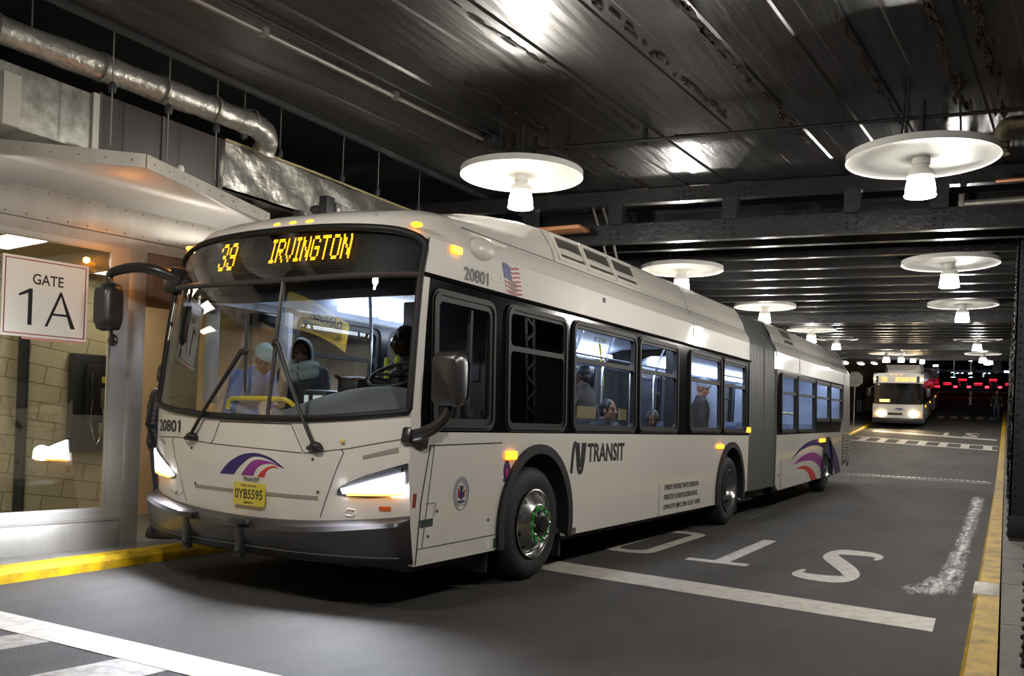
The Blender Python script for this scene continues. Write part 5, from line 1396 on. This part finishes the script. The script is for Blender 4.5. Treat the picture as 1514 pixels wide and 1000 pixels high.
def person(name, label, loc, rz, pose=None, H=1.72, vox=.012, skin='skin_dark', top='coat_black', legs='denim', hair='hair_black', hat=None, scarf=None, look=(0, 0), hood=False, extra=None, sit=False, headset=True, puff=1.0):
    J = dict(SIT if sit else STAND); J.update(pose or {})
    k = H/1.75
    J = {a: tuple(x*k for x in b) for a, b in J.items()}
    t = thing(name, label, 'person', loc, rz)
    hd = Vector(J['hd']); HR = Matrix.Rotation(R(look[0]), 3, 'Z') @ Matrix.Rotation(R(look[1]), 3, 'Y')
    h = lambda x, y, z: hd+HR @ V(x*k, y*k, z*k)
    m = MB(); torso(m, J, .95*k)
    limb(m, [J['nek'], tuple(hd-V(0.01, 0, .06))], [.058*k, .052*k])
    for s in 'LR':
        limb(m, [J['sh'+s], J['el'+s], J['wr'+s]], [.052*k, .042*k, .028*k]); limb(m, [J['hi'+s], J['kn'+s], J['an'+s]], [.082*k, .055*k, .038*k])
        d = Vector(J['wr'+s])-Vector(J['el'+s]); hand(m, J['wr'+s], d, 1 if s == 'L' else -1)
    m.ell(h(0, 0, .02), (.095*k, .075*k, .108*k), HR, 14, 18); m.ell(h(.025, 0, -.05), (.07*k, .058*k, .066*k), HR, 10, 14); m.ell(h(.062, 0, -.098), (.026*k, .028*k, .02*k), HR, 8, 10)
    m.tube([h(.086, 0, .02), h(.098, 0, -.005), h(.112, 0, -.03), (h(.098, 0, -.042))], [.010*k, .013*k, .017*k, .014*k], 8)
    for s in (-1, 1):
        m.ell(h(.072, s*.035, .034), (.022*k, .026*k, .009*k), HR, 6, 8); m.ell(h(0, s*.078, -.008), (.022*k, .011*k, .034*k), HR, 6, 8); m.ell(h(.066, s*.042, -.028), (.022*k, .02*k, .022*k), HR, 6, 8); m.ell(h(.099, s*.014, -.036), (.01*k, .011*k, .009*k), HR, 5, 8)
    m.ell(h(.091, 0, -.062), (.013*k, .025*k, .007*k), HR, 6, 8); m.ell(h(.088, 0, -.075), (.013*k, .022*k, .007*k), HR, 6, 8)
    b = remesh(m.build('body', skin, t), vox*.6, 3)
    for s in (-1, 1):
        m = MB(); m.ell(h(.079, s*.034, .012), (.014*k, .016*k, .009*k), HR, 6, 8); m.build('eye', 'eye_dark', b)
    m = MB(); m.ell(h(.094, 0, -.069), (.008*k, .022*k, .003*k), HR, 5, 8); m.build('mouth', pm('lip', '5a2c2a', .5) if 'lip' not in MATS else 'lip', b)
    for s in (-1, 1):
        m = MB(); m.tube([h(.083, s*.018, .036), h(.082, s*.036, .042), h(.07, s*.055, .036)], [.005*k]*3, 6); m.build('eyebrow', 'hair_black', b)
    # clothes
    m = MB(); torso(m, J, 1.17*puff*k)
    for s in 'LR': limb(m, [J['sh'+s], J['el'+s], tuple(Vector(J['wr'+s])-(Vector(J['wr'+s])-Vector(J['el'+s]))*.06)], [.074*puff*k, .062*puff*k, .045*k])
    if puff > 1.05:
        for s in 'LR':
            for i in range(7):
                a = Vector(J['sh'+s]).lerp(Vector(J['el'+s]), i/6); m.ell(a, (.082*k, .082*k, .035*k), None, 6, 12)
                a = Vector(J['el'+s]).lerp(Vector(J['wr'+s]), i/7); m.ell(a, (.07*k, .07*k, .03*k), None, 6, 12)
    remesh(m.build('jacket', top, t), vox)
    m = MB()
    for s in 'LR': limb(m, [J['hi'+s], J['kn'+s], J['an'+s]], [.105*k, .075*k, .058*k])
    m.ell(Vector(J['pel'])-V(0, 0, .03*k), (.125*k, .165*k, .11*k), None, 8, 14)
    remesh(m.build('trousers', legs, t), vox)
    for s in 'LR':
        a = Vector(J['an'+s]); m = MB(); m.loft([[V(a.x+x*k, a.y+y*w*k, max(a.z-.085*k, 0)+z*hh*k) for y, z in ((-.045, 0), (.045, 0), (.042, .6), (.02, 1), (-.02, 1), (-.042, .6))] for x, w, hh in ((-.085, .7, .07), (-.06, .95, .10), (.03, 1, .11), (.10, 1.05, .07), (.17, .95, .055), (.195, .6, .04))]); m.build('shoe', 'shoe', t)
    if hat:
        m = MB(); rings = []
        for z, r in ((.028, 1.12), (.05, 1.18), (.075, 1.17), (.085, 1.12), (.115, 1.02), (.14, .75), (.155, .4), (.16, .1)):
            rings.append([h(-.004+.102*r*math.cos(2*PI*i/24)*(1+.01*(i % 2)), .083*r*math.sin(2*PI*i/24)*(1+.01*(i % 2)), z) for i in range(24)])
        m.loft(rings); m.build('knit_hat', hat, t, ang=60)
    elif hair:
        m = MB(); m.ell(h(-.018, 0, .045), (.097*k, .086*k, .095*k), HR, 12, 16); m.ell(h(-.055, 0, -.02), (.06*k, .075*k, .075*k), HR, 10, 14)
        for s in (-1, 1): m.ell(h(.01, s*.07, .03), (.04*k, .018*k, .05*k), HR, 8, 10)
        remesh(m.build('hair', hair, t), .01, 2)
    if hood:
        m = MB(); rings = []
        for x, r in ((-.115, .35), (-.10, .75), (-.06, 1.02), (0, 1.12), (.055, 1.08), (.06, 1.0), (.0, .98)):
            rings.append([h(x, .098*r*math.cos(2*PI*i/24), -.01+.145*r*math.sin(2*PI*i/24)) for i in range(24)])
        m.loft(rings, True, False); m.build('scarf_hood', scarf, t, ang=80, recalc=False)
    if scarf:
        for zz_, rx, ry, rr_ in ((-.13, .105, .115, .055), (-.20, .125, .14, .06)):
            m = MB(); pts = [h(.01+rx*math.cos(2*PI*i/28), ry*math.sin(2*PI*i/28), zz_+.02*math.sin(4*PI*i/28)) for i in range(29)]
            m.tube(pts, [rr_*k*(1+.07*(i % 2)) for i in range(29)], 10, False); m.build('scarf_loop', scarf, t, ang=80)
    if extra: extra(t, J, h, k)
    return t
BM = Matrix.Translation((6.968, 3.569, 0)) @ Matrix.Rotation(R(-1.5), 4, 'Z')
def bp(x, y, z): return BM @ V(x, y, z)
RZ = R(-1.5)
def earcord(t, J, h, k):
    m = MB(); m.tube(spline([h(.11, -.02, -.16), h(.155, -.01, -.26), h(.165, .0, -.42), h(.14, .01, -.6)], 5), .005, 6); m.build('earphone_cord', 'cord_white', t)
FWD = R(180)+RZ   # facing the way the bus faces
person('person', 'woman in a thick grey knit hooded scarf standing behind the windshield, head bowed', bp(-.90, 2.06, .425), FWD+R(24), H=1.66, vox=.012, look=(8, 14), scarf='knit_grey', hood=True, top='coat_navy', pose=dict(wrL=(.22, .12, 1.05), elL=(.02, .24, 1.12), wrR=(.24, -.10, 1.08), elR=(.03, -.24, 1.13), hd=(.05, 0, 1.60)), extra=earcord)
person('person', 'passenger in a pale blue knit cap and blue top leaning behind the left windshield', bp(-1.25, 2.47, .405), R(-95)+RZ, H=1.70, vox=.014, look=(0, 30), hat='beanie_blue', top='shirt_blue', legs='khaki', pose=dict(che=(.12, 0, 1.26), nek=(.22, 0, 1.38), hd=(.31, 0, 1.49), shL=(.17, .185, 1.33), shR=(.17, -.185, 1.33), elL=(.22, .24, 1.06), elR=(.22, -.24, 1.06), wrL=(.40, .15, .98), wrR=(.40, -.15, .98)))
person('person', 'bus driver in dark uniform with yellow-green vest strip, at the right of the windshield', bp(-.82, .95, .405+.44), FWD+R(-28), H=1.74, vox=.014, sit=True, look=(-30, 4), top='coat_black', pose=dict(wrL=(.42, .18, .84), elL=(.18, .26, .80), wrR=(.42, -.2, .84), elR=(.18, -.26, .80), anL=(.6, .11, -.28), anR=(.6, -.11, -.28), knL=(.46, .11, .52), knR=(.46, -.11, .52)),
       extra=lambda t, J, h, k: (lambda m: (m.box(.105, .14, -.14, -.08, .68, 1.06, .01), m.box(.105, .14, .08, .14, .68, 1.06, .01), m.build('vest_strip', 'hivis', t)))(MB()))
person('person', 'person in a dark puffer jacket waiting at the gate doorway beside the steel post', (5.93, 7.27, .12), R(-60), H=1.72, vox=.012, top='puffer', puff=1.12, look=(10, 5), skin='skin_mid')
person('person', 'seated man with short dark hair looking out of the second bright bus window', bp(2.30, .46, .405-.0), R(-90)+RZ-R(15), H=1.66, vox=.011, sit=True, skin='skin_mid', look=(12, 0), top='coat_black', pose=dict(knL=(.2, .2, .54), knR=(.2, -.2, .54), anL=(.2, .2, .09), anR=(.2, -.2, .09), wrL=(.18, .1, .66), wrR=(.18, -.1, .66), elL=(.05, .23, .74), elR=(.05, -.23, .74)))
person('person', 'standing passenger in a dark brown coat seen through the widest lit bus window', bp(3.55, 1.38, .405), R(85)+RZ, H=1.74, vox=.014, top='brown_coat', puff=1.06, pose=dict(wrL=(.05, .34, 1.5), elL=(.0, .3, 1.25)))
person('person', 'passenger in a dark coat seated low behind the narrow third bus window', bp(3.62, .42, .36), FWD, H=1.6, vox=.014, sit=True, look=(30, 12), top='purple_coat')
person('person', 'standing passenger in a pale grey knit cap at the window just ahead of the bellows', bp(6.0, .62, .33), R(-60)+RZ, H=1.78, vox=.014, hat='beanie_grey', top='brown_coat', look=(-30, 15), skin='skin_mid')
person('person', 'dark-dressed pedestrian walking on the road far off beside the right kerb', (60.3, .52, zg(60.3)+.01), R(185), H=1.76, vox=.02, top='coat_black', skin='skin_mid', pose=dict(knL=(.12, .1, .52), anL=(.16, .1, .10), knR=(-.02, -.1, .5), anR=(-.18, -.1, .13), wrL=(.12, .27, .92), elL=(0, .3, 1.15), wrR=(.02, -.28, .9), elR=(-.06, -.29, 1.15)))
person('person', 'person in a purple jacket and pale trousers on the platform by the stop sign', (60.3, 8.25, zg(60.3)+.13), R(40), H=1.74, vox=.02, top='purple_coat', legs='pants_pale', skin='skin_dark', puff=1.1)
# ------------------------------------------------------------------ the second bus, far down the lane
FX = 52.0
fb = thing('articulated_bus', 'distant oncoming articulated bus with amber lamps, also route 39 to Irvington', 'bus', (FX, 3.9, zg(FX)), R(1.0))
fb.rotation_euler = (0, -math.atan(.09), R(1.0))
FW = 2.5
m = MB()
m.plate([(0, .95), (0, .32), (1.9, .32)]+arc(2.5, .5, .56, .6, 195, -15, 12)+[(3.1, .32), (7.4, .32)]+arc(8.2, .5, .56, .6, 195, -15, 12)+[(8.8, .32), (10, .32), (10, 1.25), (0, 1.25)], [], lambda a, b: V(a, 0, b), lambda a, b: V(a, .06, b))
m.build('side_panel', 'bus_white', fb)
m = MB(); m.box(0, 10, FW-.06, FW, .32, 1.25); m.build('side_panel', 'bus_white', fb)
m = MB(); m.box(.05, 10, .02, FW-.02, 1.25, 2.5); m.build('window_band', 'bus_black', fb)
m = MB(); m.loft([[V(x, y, z) for y, z in ((0, 2.5), (.03, 2.8), (.2, 2.98), (FW/2, 3.04), (FW-.2, 2.98), (FW-.03, 2.8), (FW, 2.5))] for x in (0, 10)]); m.build('roof_panel', 'bus_white', fb)
m = MB(); m.loft([[V(x, FW/2-.95*k, z0), V(x, FW/2+.95*k, z0), V(x, FW/2+.85*k, z1), V(x, FW/2-.85*k, z1)] for x, k, z0, z1 in ((1.9, .8, 3.0, 3.1), (2.3, 1, 3.0, 3.4), (5.6, 1, 3.0, 3.42), (6, .8, 3.0, 3.1))]); m.build('roof_unit', 'bus_white_matte', fb)
m = MB()
pf = lambda y, z: V(-.10+.10*abs((y-FW/2)/(FW/2))**2.5+.0*(z), y, z)
m.grid(lambda y, z: pf(y, z), lsp(0, FW, 16), [.55, .8, 1.12, 1.34]); m.build('front_panel', 'bus_white', fb, recalc=False)
m = MB(); m.grid(lambda y, z: pf(y, z)+V(-.0, 0, 0), lsp(.0, FW, 16), [2.42, 2.6, 2.83, 2.9]); m.grid(lambda y, z: pf(y, 2.9).lerp(V(.3, y, 2.98), z), lsp(0, FW, 16), [0, 1]); m.build('header_panel', 'bus_white', fb, recalc=False)
m = MB(); m.grid(lambda y, z: pf(y, z)+V(-.004, 0, 0), lsp(.07, FW-.07, 16), [1.34, 1.8, 2.42]); m.build('windshield', 'wind_glass', fb, recalc=False)
m = MB(); m.tube([pf(y, z)+V(-.006, 0, 0) for y, z in [(y, 1.34) for y in lsp(.06, FW-.06, 12)]+[(y, 2.44) for y in lsp(FW-.06, .06, 12)]+[(.06, 1.34)]], .03, 6, False); m.tube([pf(FW*.55, 1.34)+V(-.006, 0, 0), pf(FW*.55, 2.44)+V(-.006, 0, 0)], .02, 6); m.build('windshield_gasket', 'gasket', fb)
m = MB(); m.plate([(.20, 2.49), (FW-.12, 2.49), (FW-.12, 2.83), (.20, 2.83)], [], lambda y, z: pf(y, z)+V(-.02, 0, 0), lambda y, z: pf(y, z)+V(.02, 0, 0)); dsf = m.build('destination_sign', 'sheet_dark', fb)
FP = lambda u, z: pf(FW-u, z)+V(-.03, 0, 0)
led_text('led_number', '39', .38, .70, 2.54, 2.78, dsf, P=FP, fill=.7); led_text('led_text', 'IRVINGTON', 1.12, 2.12, 2.55, 2.77, dsf, P=FP, fill=.7)
pm('amber_big', 'ff9a20', .3, emit=(1., .5, .1), es=14); pm('head_warm', 'ffffff', .3, emit=(1., .86, .55), es=60)
for y, mt, nm in ((.48, 'head_warm', 'headlight'), (FW-.48, 'head_warm', 'headlight')):
    m = MB(); p = pf(y, .80); m.ell((p.x-.02, y, .80), (.05, .19, .12), None, 8, 14); o = m.build(nm, mt, fb)
    m = MB(); m.ell((p.x-.01, y+(.2 if y > 1 else -.2), .80), (.05, .12, .12), None, 8, 12); m.build('turn_signal', 'amber_big', o)
    ld = bpy.data.lights.new('headlamp_beam', 'SPOT'); ld.energy = 260; ld.spot_size = R(110); ld.spot_blend = .7; ld.shadow_soft_size = .12; ld.color = (1., .72, .4)
    lo = bpy.data.objects.new('headlamp_beam', ld); COL.objects.link(lo); lo.parent = o; lo.location = (p.x-.1, y, .8); lo.rotation_euler = V(-1, 0, -.16).to_track_quat('-Z', 'Y').to_euler()
m = MB(); m.box(-.14, -.1, FW-.85, FW-.35, 1.44, 1.58, .01); m.build('dash_sign', pm('amber_sign', 'ffb040', .4, emit=(1., .55, .1), es=5), fb)
for y, z in ((.1, 2.66), (FW-.08, 2.68)):
    m = MB(); m.ell((-.03, y, z), (.05, .07, .07), None, 6, 10); m.build('marker_light', 'amber_big', fb)
for i in range(3):
    m = MB(); m.ell((-.06, 1.1+.25*i, 2.9), (.04, .06, .03), None, 6, 8); m.build('marker_light', 'amber_light', fb)
m = MB(); m.loft([[pf(y, z)+V(dx, 0, 0) for y in lsp(0, FW, 16)]+[pf(y, z)+V(.2, 0, 0) for y in lsp(FW, 0, 16)] for z, dx in ((.30, -.08), (.45, -.13), (.58, -.1))]); m.build('bumper', 'bumper_black', fb)
m = MB(); m.box(-.13, -.09, .98, 1.72, .74, .86, .01); m.build('grille', 'dark_plastic', fb)
for pts, c in (([(1.05, .98), (1.2, 1.10), (1.45, 1.12), (1.66, .98), (1.45, 1.06), (1.2, 1.04)], 'navy'), ([(1.2, .98), (1.38, 1.04), (1.5, 1.0), (1.36, .98)], 'navy')):
    m = MB(); m.plate([(FW-a, b) for a, b in pts], [], lambda y, z: pf(y, z)+V(-.01, 0, 0), lambda y, z: pf(y, z)); m.build('swoosh_emblem', c, fb)
for y in (-.25, FW+.2):
    m = MB(); m.box(-.25, -.1, y-.1, y+.1, 1.75, 2.2, .03); m.tube([V(-.15, y, 2.15), V(-.05, .1 if y < 0 else FW-.1, 2.35)], .025, 6); m.build('mirror', 'dark_plastic', fb)
for x in (2.5, 8.2):
    m = MB(); m.lathe([(.1, .05), (.28, .0), (.4, .012), (.484, -.03), (.49, -.26), (.3, -.28)], 28, Matrix.Translation((x, .03, .495)) @ Matrix.Rotation(R(90), 4, 'X')); m.build('wheel', 'tyre', fb)
m = MB()
for i in range(6): m.box(.9+1.5*i, 2.3+1.5*i, -.008, .03, 1.42, 2.3, .006)
m.build('side_window', 'tint_glass', fb)
m = MB()
n = 24
m.loft([[V(10+1.3*i/n, .05+.04*(i % 2), .45), V(10+1.3*i/n, .05+.04*(i % 2), 2.9), V(10+1.3*i/n, FW-.05, 2.9), V(10+1.3*i/n, FW-.05, .45)] for i in range(n+1)], True, True); m.build('bellows', 'bellows_grey', fb, ang=10)
m = MB(); m.box(11.3, 17.5, 0, FW, .34, 1.25, .03); m.build('side_panel', 'bus_white', fb)
m = MB(); m.box(11.3, 17.4, .02, FW-.02, 1.25, 2.5); m.build('window_band', 'bus_black', fb)
m = MB(); m.box(11.3, 17.5, 0, FW, 2.5, 3.02, .12); m.build('roof_panel', 'bus_white', fb)
m = MB(); m.plate([(12.6, .75), (13.6, 1.1), (14.6, 1.12), (15.2, .6), (14.4, .9), (13.6, .95)], [], lambda a, b: V(a, -.01, b), lambda a, b: V(a, .01, b)); m.build('swoosh_emblem', 'navy', fb)
m = MB(); m.lathe([(.1, .0), (.4, .012), (.484, -.03), (.49, -.26), (.3, -.28)], 28, Matrix.Translation((15.4, .03, .495)) @ Matrix.Rotation(R(90), 4, 'X')); m.build('wheel', 'tyre', fb)
for x, z in ((2.2, 1.05), (6.4, 1.05), (12.5, 1.1)):
    m = MB(); m.box(x, x+.18, -.03, .02, z, z+.1, .01); m.build('marker_light', 'amber_light', fb)
m = MB(); m.box(.4, 9.5, .3, FW-.3, .3, .36); m.build('underbody', 'rubber', fb)
m = MB(); m.box(.75, .95, .85, .95, .5, 1.3); m.box(.3, .55, .1, FW-.1, .9, 1.32, .05); m.build('dashboard', 'dash_grey', fb)
m = MB(); m.box(1.6, 1.66, .1, FW-.1, .4, 2.5); m.build('cab_partition', 'dark_plastic', fb)
fbm = Matrix.Translation((FX, 3.9, zg(FX))) @ fb.rotation_euler.to_matrix().to_4x4()
person('person', 'driver of the distant bus in a pale green top behind its windshield', fbm @ V(1.0, .75, .72), R(180), H=1.7, vox=.02, sit=True, top='hivis', skin='skin_dark')

# ------------------------------------------------------------------ platform side, far left: shelter, stop sign
for i, (x0, x1) in enumerate(((28.5, 33), (36, 47))):
    m = MB(); g = zg(x0)
    hh = zc(x0)-g-.7
    m.box(x0, x1, 7.35, 7.5, g, g+1.0)
    m.box(x0, x1, 7.35, 7.5, g+2.7, g+hh)
    for x in lsp(x0, x1, 4): m.box(x-.07, x+.07, 7.33, 7.52, g, g+2.8)
    m.box(x0, x0+.15, 7.35, 9.5, g, g+hh)
    w = struct(m.build('wall_kiosk', 'fascia_metal'))
    m = MB(); m.box(x0, x1, 7.42, 7.44, g+1.0, g+2.7); m.build('window_glass', 'gate_glass', w)
    m = MB(); m.box(x0, x1, 9.4, 9.5, g, g+hh); m.build('inner_wall', 'plaster_beige', w)
    m = MB(); m.box(x0+.8, x1-.8, 8.1, 8.4, g+2.68, g+2.72); m.build('lamp_tube', pm('kiosk_tube', 'ffffff', .5, emit=(1., .92, .75), es=4) if 'kiosk_tube' not in MATS else 'kiosk_tube', w)
m = MB(); m.box(62.5, 62.8, 6.9, 12, 2.6, 6.2); struct(m.build('wall_far', pm('brown_wall', '6b5a44', .8)))
ss = thing('stop_sign', 'back of a pale octagonal stop sign on a thin pole behind the bus tail', 'sign', (48.9, 6.95, zg(48.9)+.1))
m = MB(); m.tube([V(0, 0, 0), V(0, 0, 2.95)], .03, 8); m.build('pole', 'conduit_steel', ss)
m = MB(); m.lathe([(0, -.006), (.42, -.006), (.42, .006), (0, .006)], 8, Matrix.Translation((-.05, 0, 2.62)) @ Matrix.Rotation(R(90), 4, 'Y') @ Matrix.Rotation(R(22.5), 4, 'Z')); m.build('sign_plate', 'galvanised', ss)
for i, (x, y) in enumerate(((31, 6.2), (36, 6.3), (41, 6.3), (46, 6.3), (51, 6.3), (38, 8.2), (44, 8.2))):
    t = thing('strip_lamp', ['small bright ceiling lamp over the platform edge, first of the far left run', 'small bright ceiling lamp over the platform edge, second of the far left run', 'small bright ceiling lamp over the platform edge, third of the far left run', 'small bright ceiling lamp over the platform edge, fourth of the far left run', 'small bright ceiling lamp over the platform edge, last of the far left run', 'small bright lamp deep inside the far platform, nearer one', 'small bright lamp deep inside the far platform, farther one'][i], 'lamp', (x, y, zg(x)+3.55), 0, 'platform edge lamps')
    m = MB(); m.box(-.5, .5, -.12, .12, 0, .07, .01); m.build('housing', 'enamel_white', t)
    m = MB(); m.box(-.46, .46, -.1, .1, -.03, .0, .01); m.build('tube', pm('edge_tube', 'ffffff', .5, emit=(.9, .95, 1.), es=16) if 'edge_tube' not in MATS else 'edge_tube', t)
    m = MB(); m.tube([V(0, 0, .07), V(0, 0, .5)], .015, 6); m.build('stem', 'black_steel', t)

# ------------------------------------------------------------------ the street beyond
pm('tail_hot', 'ff2030', .3, emit=(1., .03, .06), es=5); pm('tail_soft', 'ff2030', .3, emit=(1., .02, .05), es=3); pm('head_white', 'ffffff', .3, emit=(.85, .9, 1.), es=30)
CARC = ['2a2c30', '5a5d62', '1b1c20', '6b2224', '3a3f4a', '8a8d90']
def make_car(col):
    t = thing('car', '', 'car')
    m = MB(); prof = [(-2.2, .35), (-2.25, .7), (-2.1, .88), (-1.3, .98), (1.2, .98), (2.1, .92), (2.2, .7), (2.15, .35)]
    m.loft([[V(x, y, .35+(z-.35)*k) for x, z in prof] for y, k in ((-.88, .85), (-.82, 1), (.82, 1), (.88, .85))]); m.build('body', col, t)
    m = MB(); m.loft([[V(x*(1 if abs(y) < .7 else .97), y, z) for x, z in ((-1.25, .97), (-.55, 1.42), (.75, 1.43), (1.75, .97))] for y in (-.76, -.62, .62, .76)]); m.build('cabin', 'bus_black', t)
    for x in (-1.35, 1.35):
        for y in (-.80, .80):
            m = MB(); m.lathe([(0, -.1), (.32, -.1), (.32, .1), (0, .1)], 16, Matrix.Translation((x, y, .32)) @ Matrix.Rotation(R(90), 4, 'X')); m.build('wheel', 'tyre', t)
    for y in (-.66, .66):
        m = MB(); m.box(-2.27, -2.1, y-.14, y+.14, .68, .84, .02); m.build('tail_light', 'tail_hot', t)
        m = MB(); m.box(2.08, 2.22, y-.16, y+.16, .6, .76, .02); m.build('headlight', 'head_soft', t)
    m = MB(); m.box(-1.5, -1.4, -.3, .3, 1.0, 1.05); m.build('brake_light', 'tail_soft', t)
    return t
cars = [(84, 4.4, 0, 'red-lit car just right of the distant bus, left of the traffic queue'), (84, 2.1, 0, 'car in the middle of the nearest rank of the tail-light queue'),
        (84, -.15, 0, 'rightmost car of the nearest rank of the tail-light queue'), (91, 3.5, 0, 'left car in the second rank of the tail-light queue'), (91, 1.1, 0, 'right car in the second rank of the tail-light queue'),
        (98, 5.4, 0, 'left car in the back rank of the tail-light queue'), (98, 2.9, 0, 'middle car in the back rank of the tail-light queue'), (98, .6, 0, 'right car in the back rank of the tail-light queue')]
C0 = [make_car(pm('car_paint%d' % i, c, .25, .4, coat=.5)) for i, c in enumerate(CARC[:3])]
for i, (x, y, a, l) in enumerate(cars):
    o = C0[i] if i < 3 else copy_tree(C0[i % 3])
    o.location = (x, y, zg(x)); o.rotation_euler = (0, -math.atan(.105), R(a)); o['label'] = l; o['group'] = 'cars queuing on the street beyond'
def street_lamp(x, y, h, label, col):
    t = thing('street_lamp', label, 'street lamp', (x, y, zg(x)))
    m = MB(); m.tube([V(0, 0, 0), V(0, 0, h-.4), V(-.3, 0, h), V(-1, 0, h+.1)], [.09, .06, .05, .05], 8); m.build('pole', 'conduit_steel', t)
    m = MB(); m.ell((-1.2, 0, h+.05), (.45, .22, .12), None, 8, 12); m.build('head', 'dark_plastic', t)
    m = MB(); m.ell((-1.2, 0, h-.06), (.42, .26, .18), None, 8, 12); m.build('lens', col, t)
pm('street_white', 'ffffff', .3, emit=(.85, .9, 1.), es=60); pm('street_blue', 'ffffff', .3, emit=(.45, .5, 1.), es=30); pm('signal_green', '10ff90', .3, emit=(.05, .9, .6), es=5); pm('panel_lit', 'ffffff', .4, emit=(.65, .75, 1.), es=1.6)
for x, y, h, l, c in ((118, 5.64, 4.0, 'white street lamp seen just right of the distant bus roof', 'street_white'), (112, 3.65, 3.5, 'white street lamp over the middle of the far crossing', 'street_white'), (112, 1.07, 2.95, 'bluish street lamp beyond the pedestrian', 'street_blue'), (105, .05, 1.85, 'low bluish lamp at the far right, close to the columns', 'street_blue'), (104, 6.65, 2.4, 'blue-white lamp close above the distant bus roof', 'street_blue')):
    street_lamp(x, y, h, l, c)
tl = thing('traffic_light', 'small green traffic signal hanging over the far crossing', 'traffic light', (125, 3.7, zg(125)))
m = MB(); m.tube([V(0, -1.4, 0), V(0, -1.4, 3.6), V(0, -.1, 3.7)], .07, 8); m.build('mast', 'black_steel', tl)
m = MB(); m.box(-.15, .15, -.22, .22, 1.9, 3.6, .03); m.build('signal_head', 'dark_plastic', tl)
m = MB(); m.ell((-.16, 0, 2.3), (.05, .24, .24), None, 6, 12); m.build('green_lens', 'signal_green', tl)
sgn = thing('street_sign', 'pale rectangular road sign on a post at the right of the far crossing', 'sign', (102.5, 1.0, zg(102.5)))
m = MB(); m.tube([V(0, 0, 0), V(0, 0, 2.9)], .04, 8); m.build('pole', 'conduit_steel', sgn)
m = MB(); m.box(-.06, -.03, -.4, .4, 1.9, 2.8, .01); m.build('sign_plate', pm('road_sign', '8d8480', .6), sgn)
bd = thing('building', 'long low dark building with a row of bluish lit panels behind the traffic', 'building', (130, 2, zg(130)))
m = MB(); m.box(0, 8, -22, 22, -.5, 6.5); m.build('wall', pm('night_brick', '241f1d', .9), bd)
for i in range(13):
    m = MB(); y = -1.6+.52*i; m.box(-.12, .02, y, y+.27, 1.9, 2.85, .02); m.build('lit_panel', 'panel_lit', bd)
m = MB(); m.box(-.3, .1, -22, 22, 3.0, 3.2); m.build('parapet', 'conduit_steel', bd)
bl_ = thing('bollard', 'short pale bollard in the road before the far crossing', 'bollard', (72, 2.3, zg(72)))
m = MB(); m.lathe([(.09, 0), (.09, .9), (.05, .98), (0, .99)], 12); m.build('post', 'enamel_white', bl_)
m = MB(); m.lathe([(.094, .6), (.094, .75)], 12); m.build('band', 'reflector_red', bl_)
# warning board that shows, mirrored, in the windshield
wb = thing('warning_board', 'yellow DANGER board hanging ahead of the bus, seen mirrored in its windshield', 'sign')
a_, b_ = V(2.15, 5.05, 2.74), V(2.9, 6.9, 3.02)
ey = (b_-a_).normalized(); ez = V(0, 0, 1); ex = ey.cross(ez).normalized(); ez = ex.cross(ey)
wb.matrix_world = Matrix.Translation(a_) @ Matrix((ex, ey, ez)).transposed().to_4x4()
BL_ = (b_-a_).length
m = MB(); m.box(-.02, 0, 0, BL_, -.20, .22, .003); m.build('board', pm('warning_yellow', 'd9bf35', .5), wb)
m = MB(); put_text(m, 'DANGER', lambda a, b: V(.004, .3+1.1*a, .02+.16*b), 0., .03); put_text(m, 'NOT FOR BUSES', lambda a, b: V(.004, .25+1.3*a, -.15+.12*b)); m.build('lettering', 'ink', wb)
for y in (.25, BL_-.25):
    m = MB(); m.tube([V(-.01, y, .22), V(-.01, y, 1.45)], .006, 6); m.build('hanger', 'black_steel', wb)
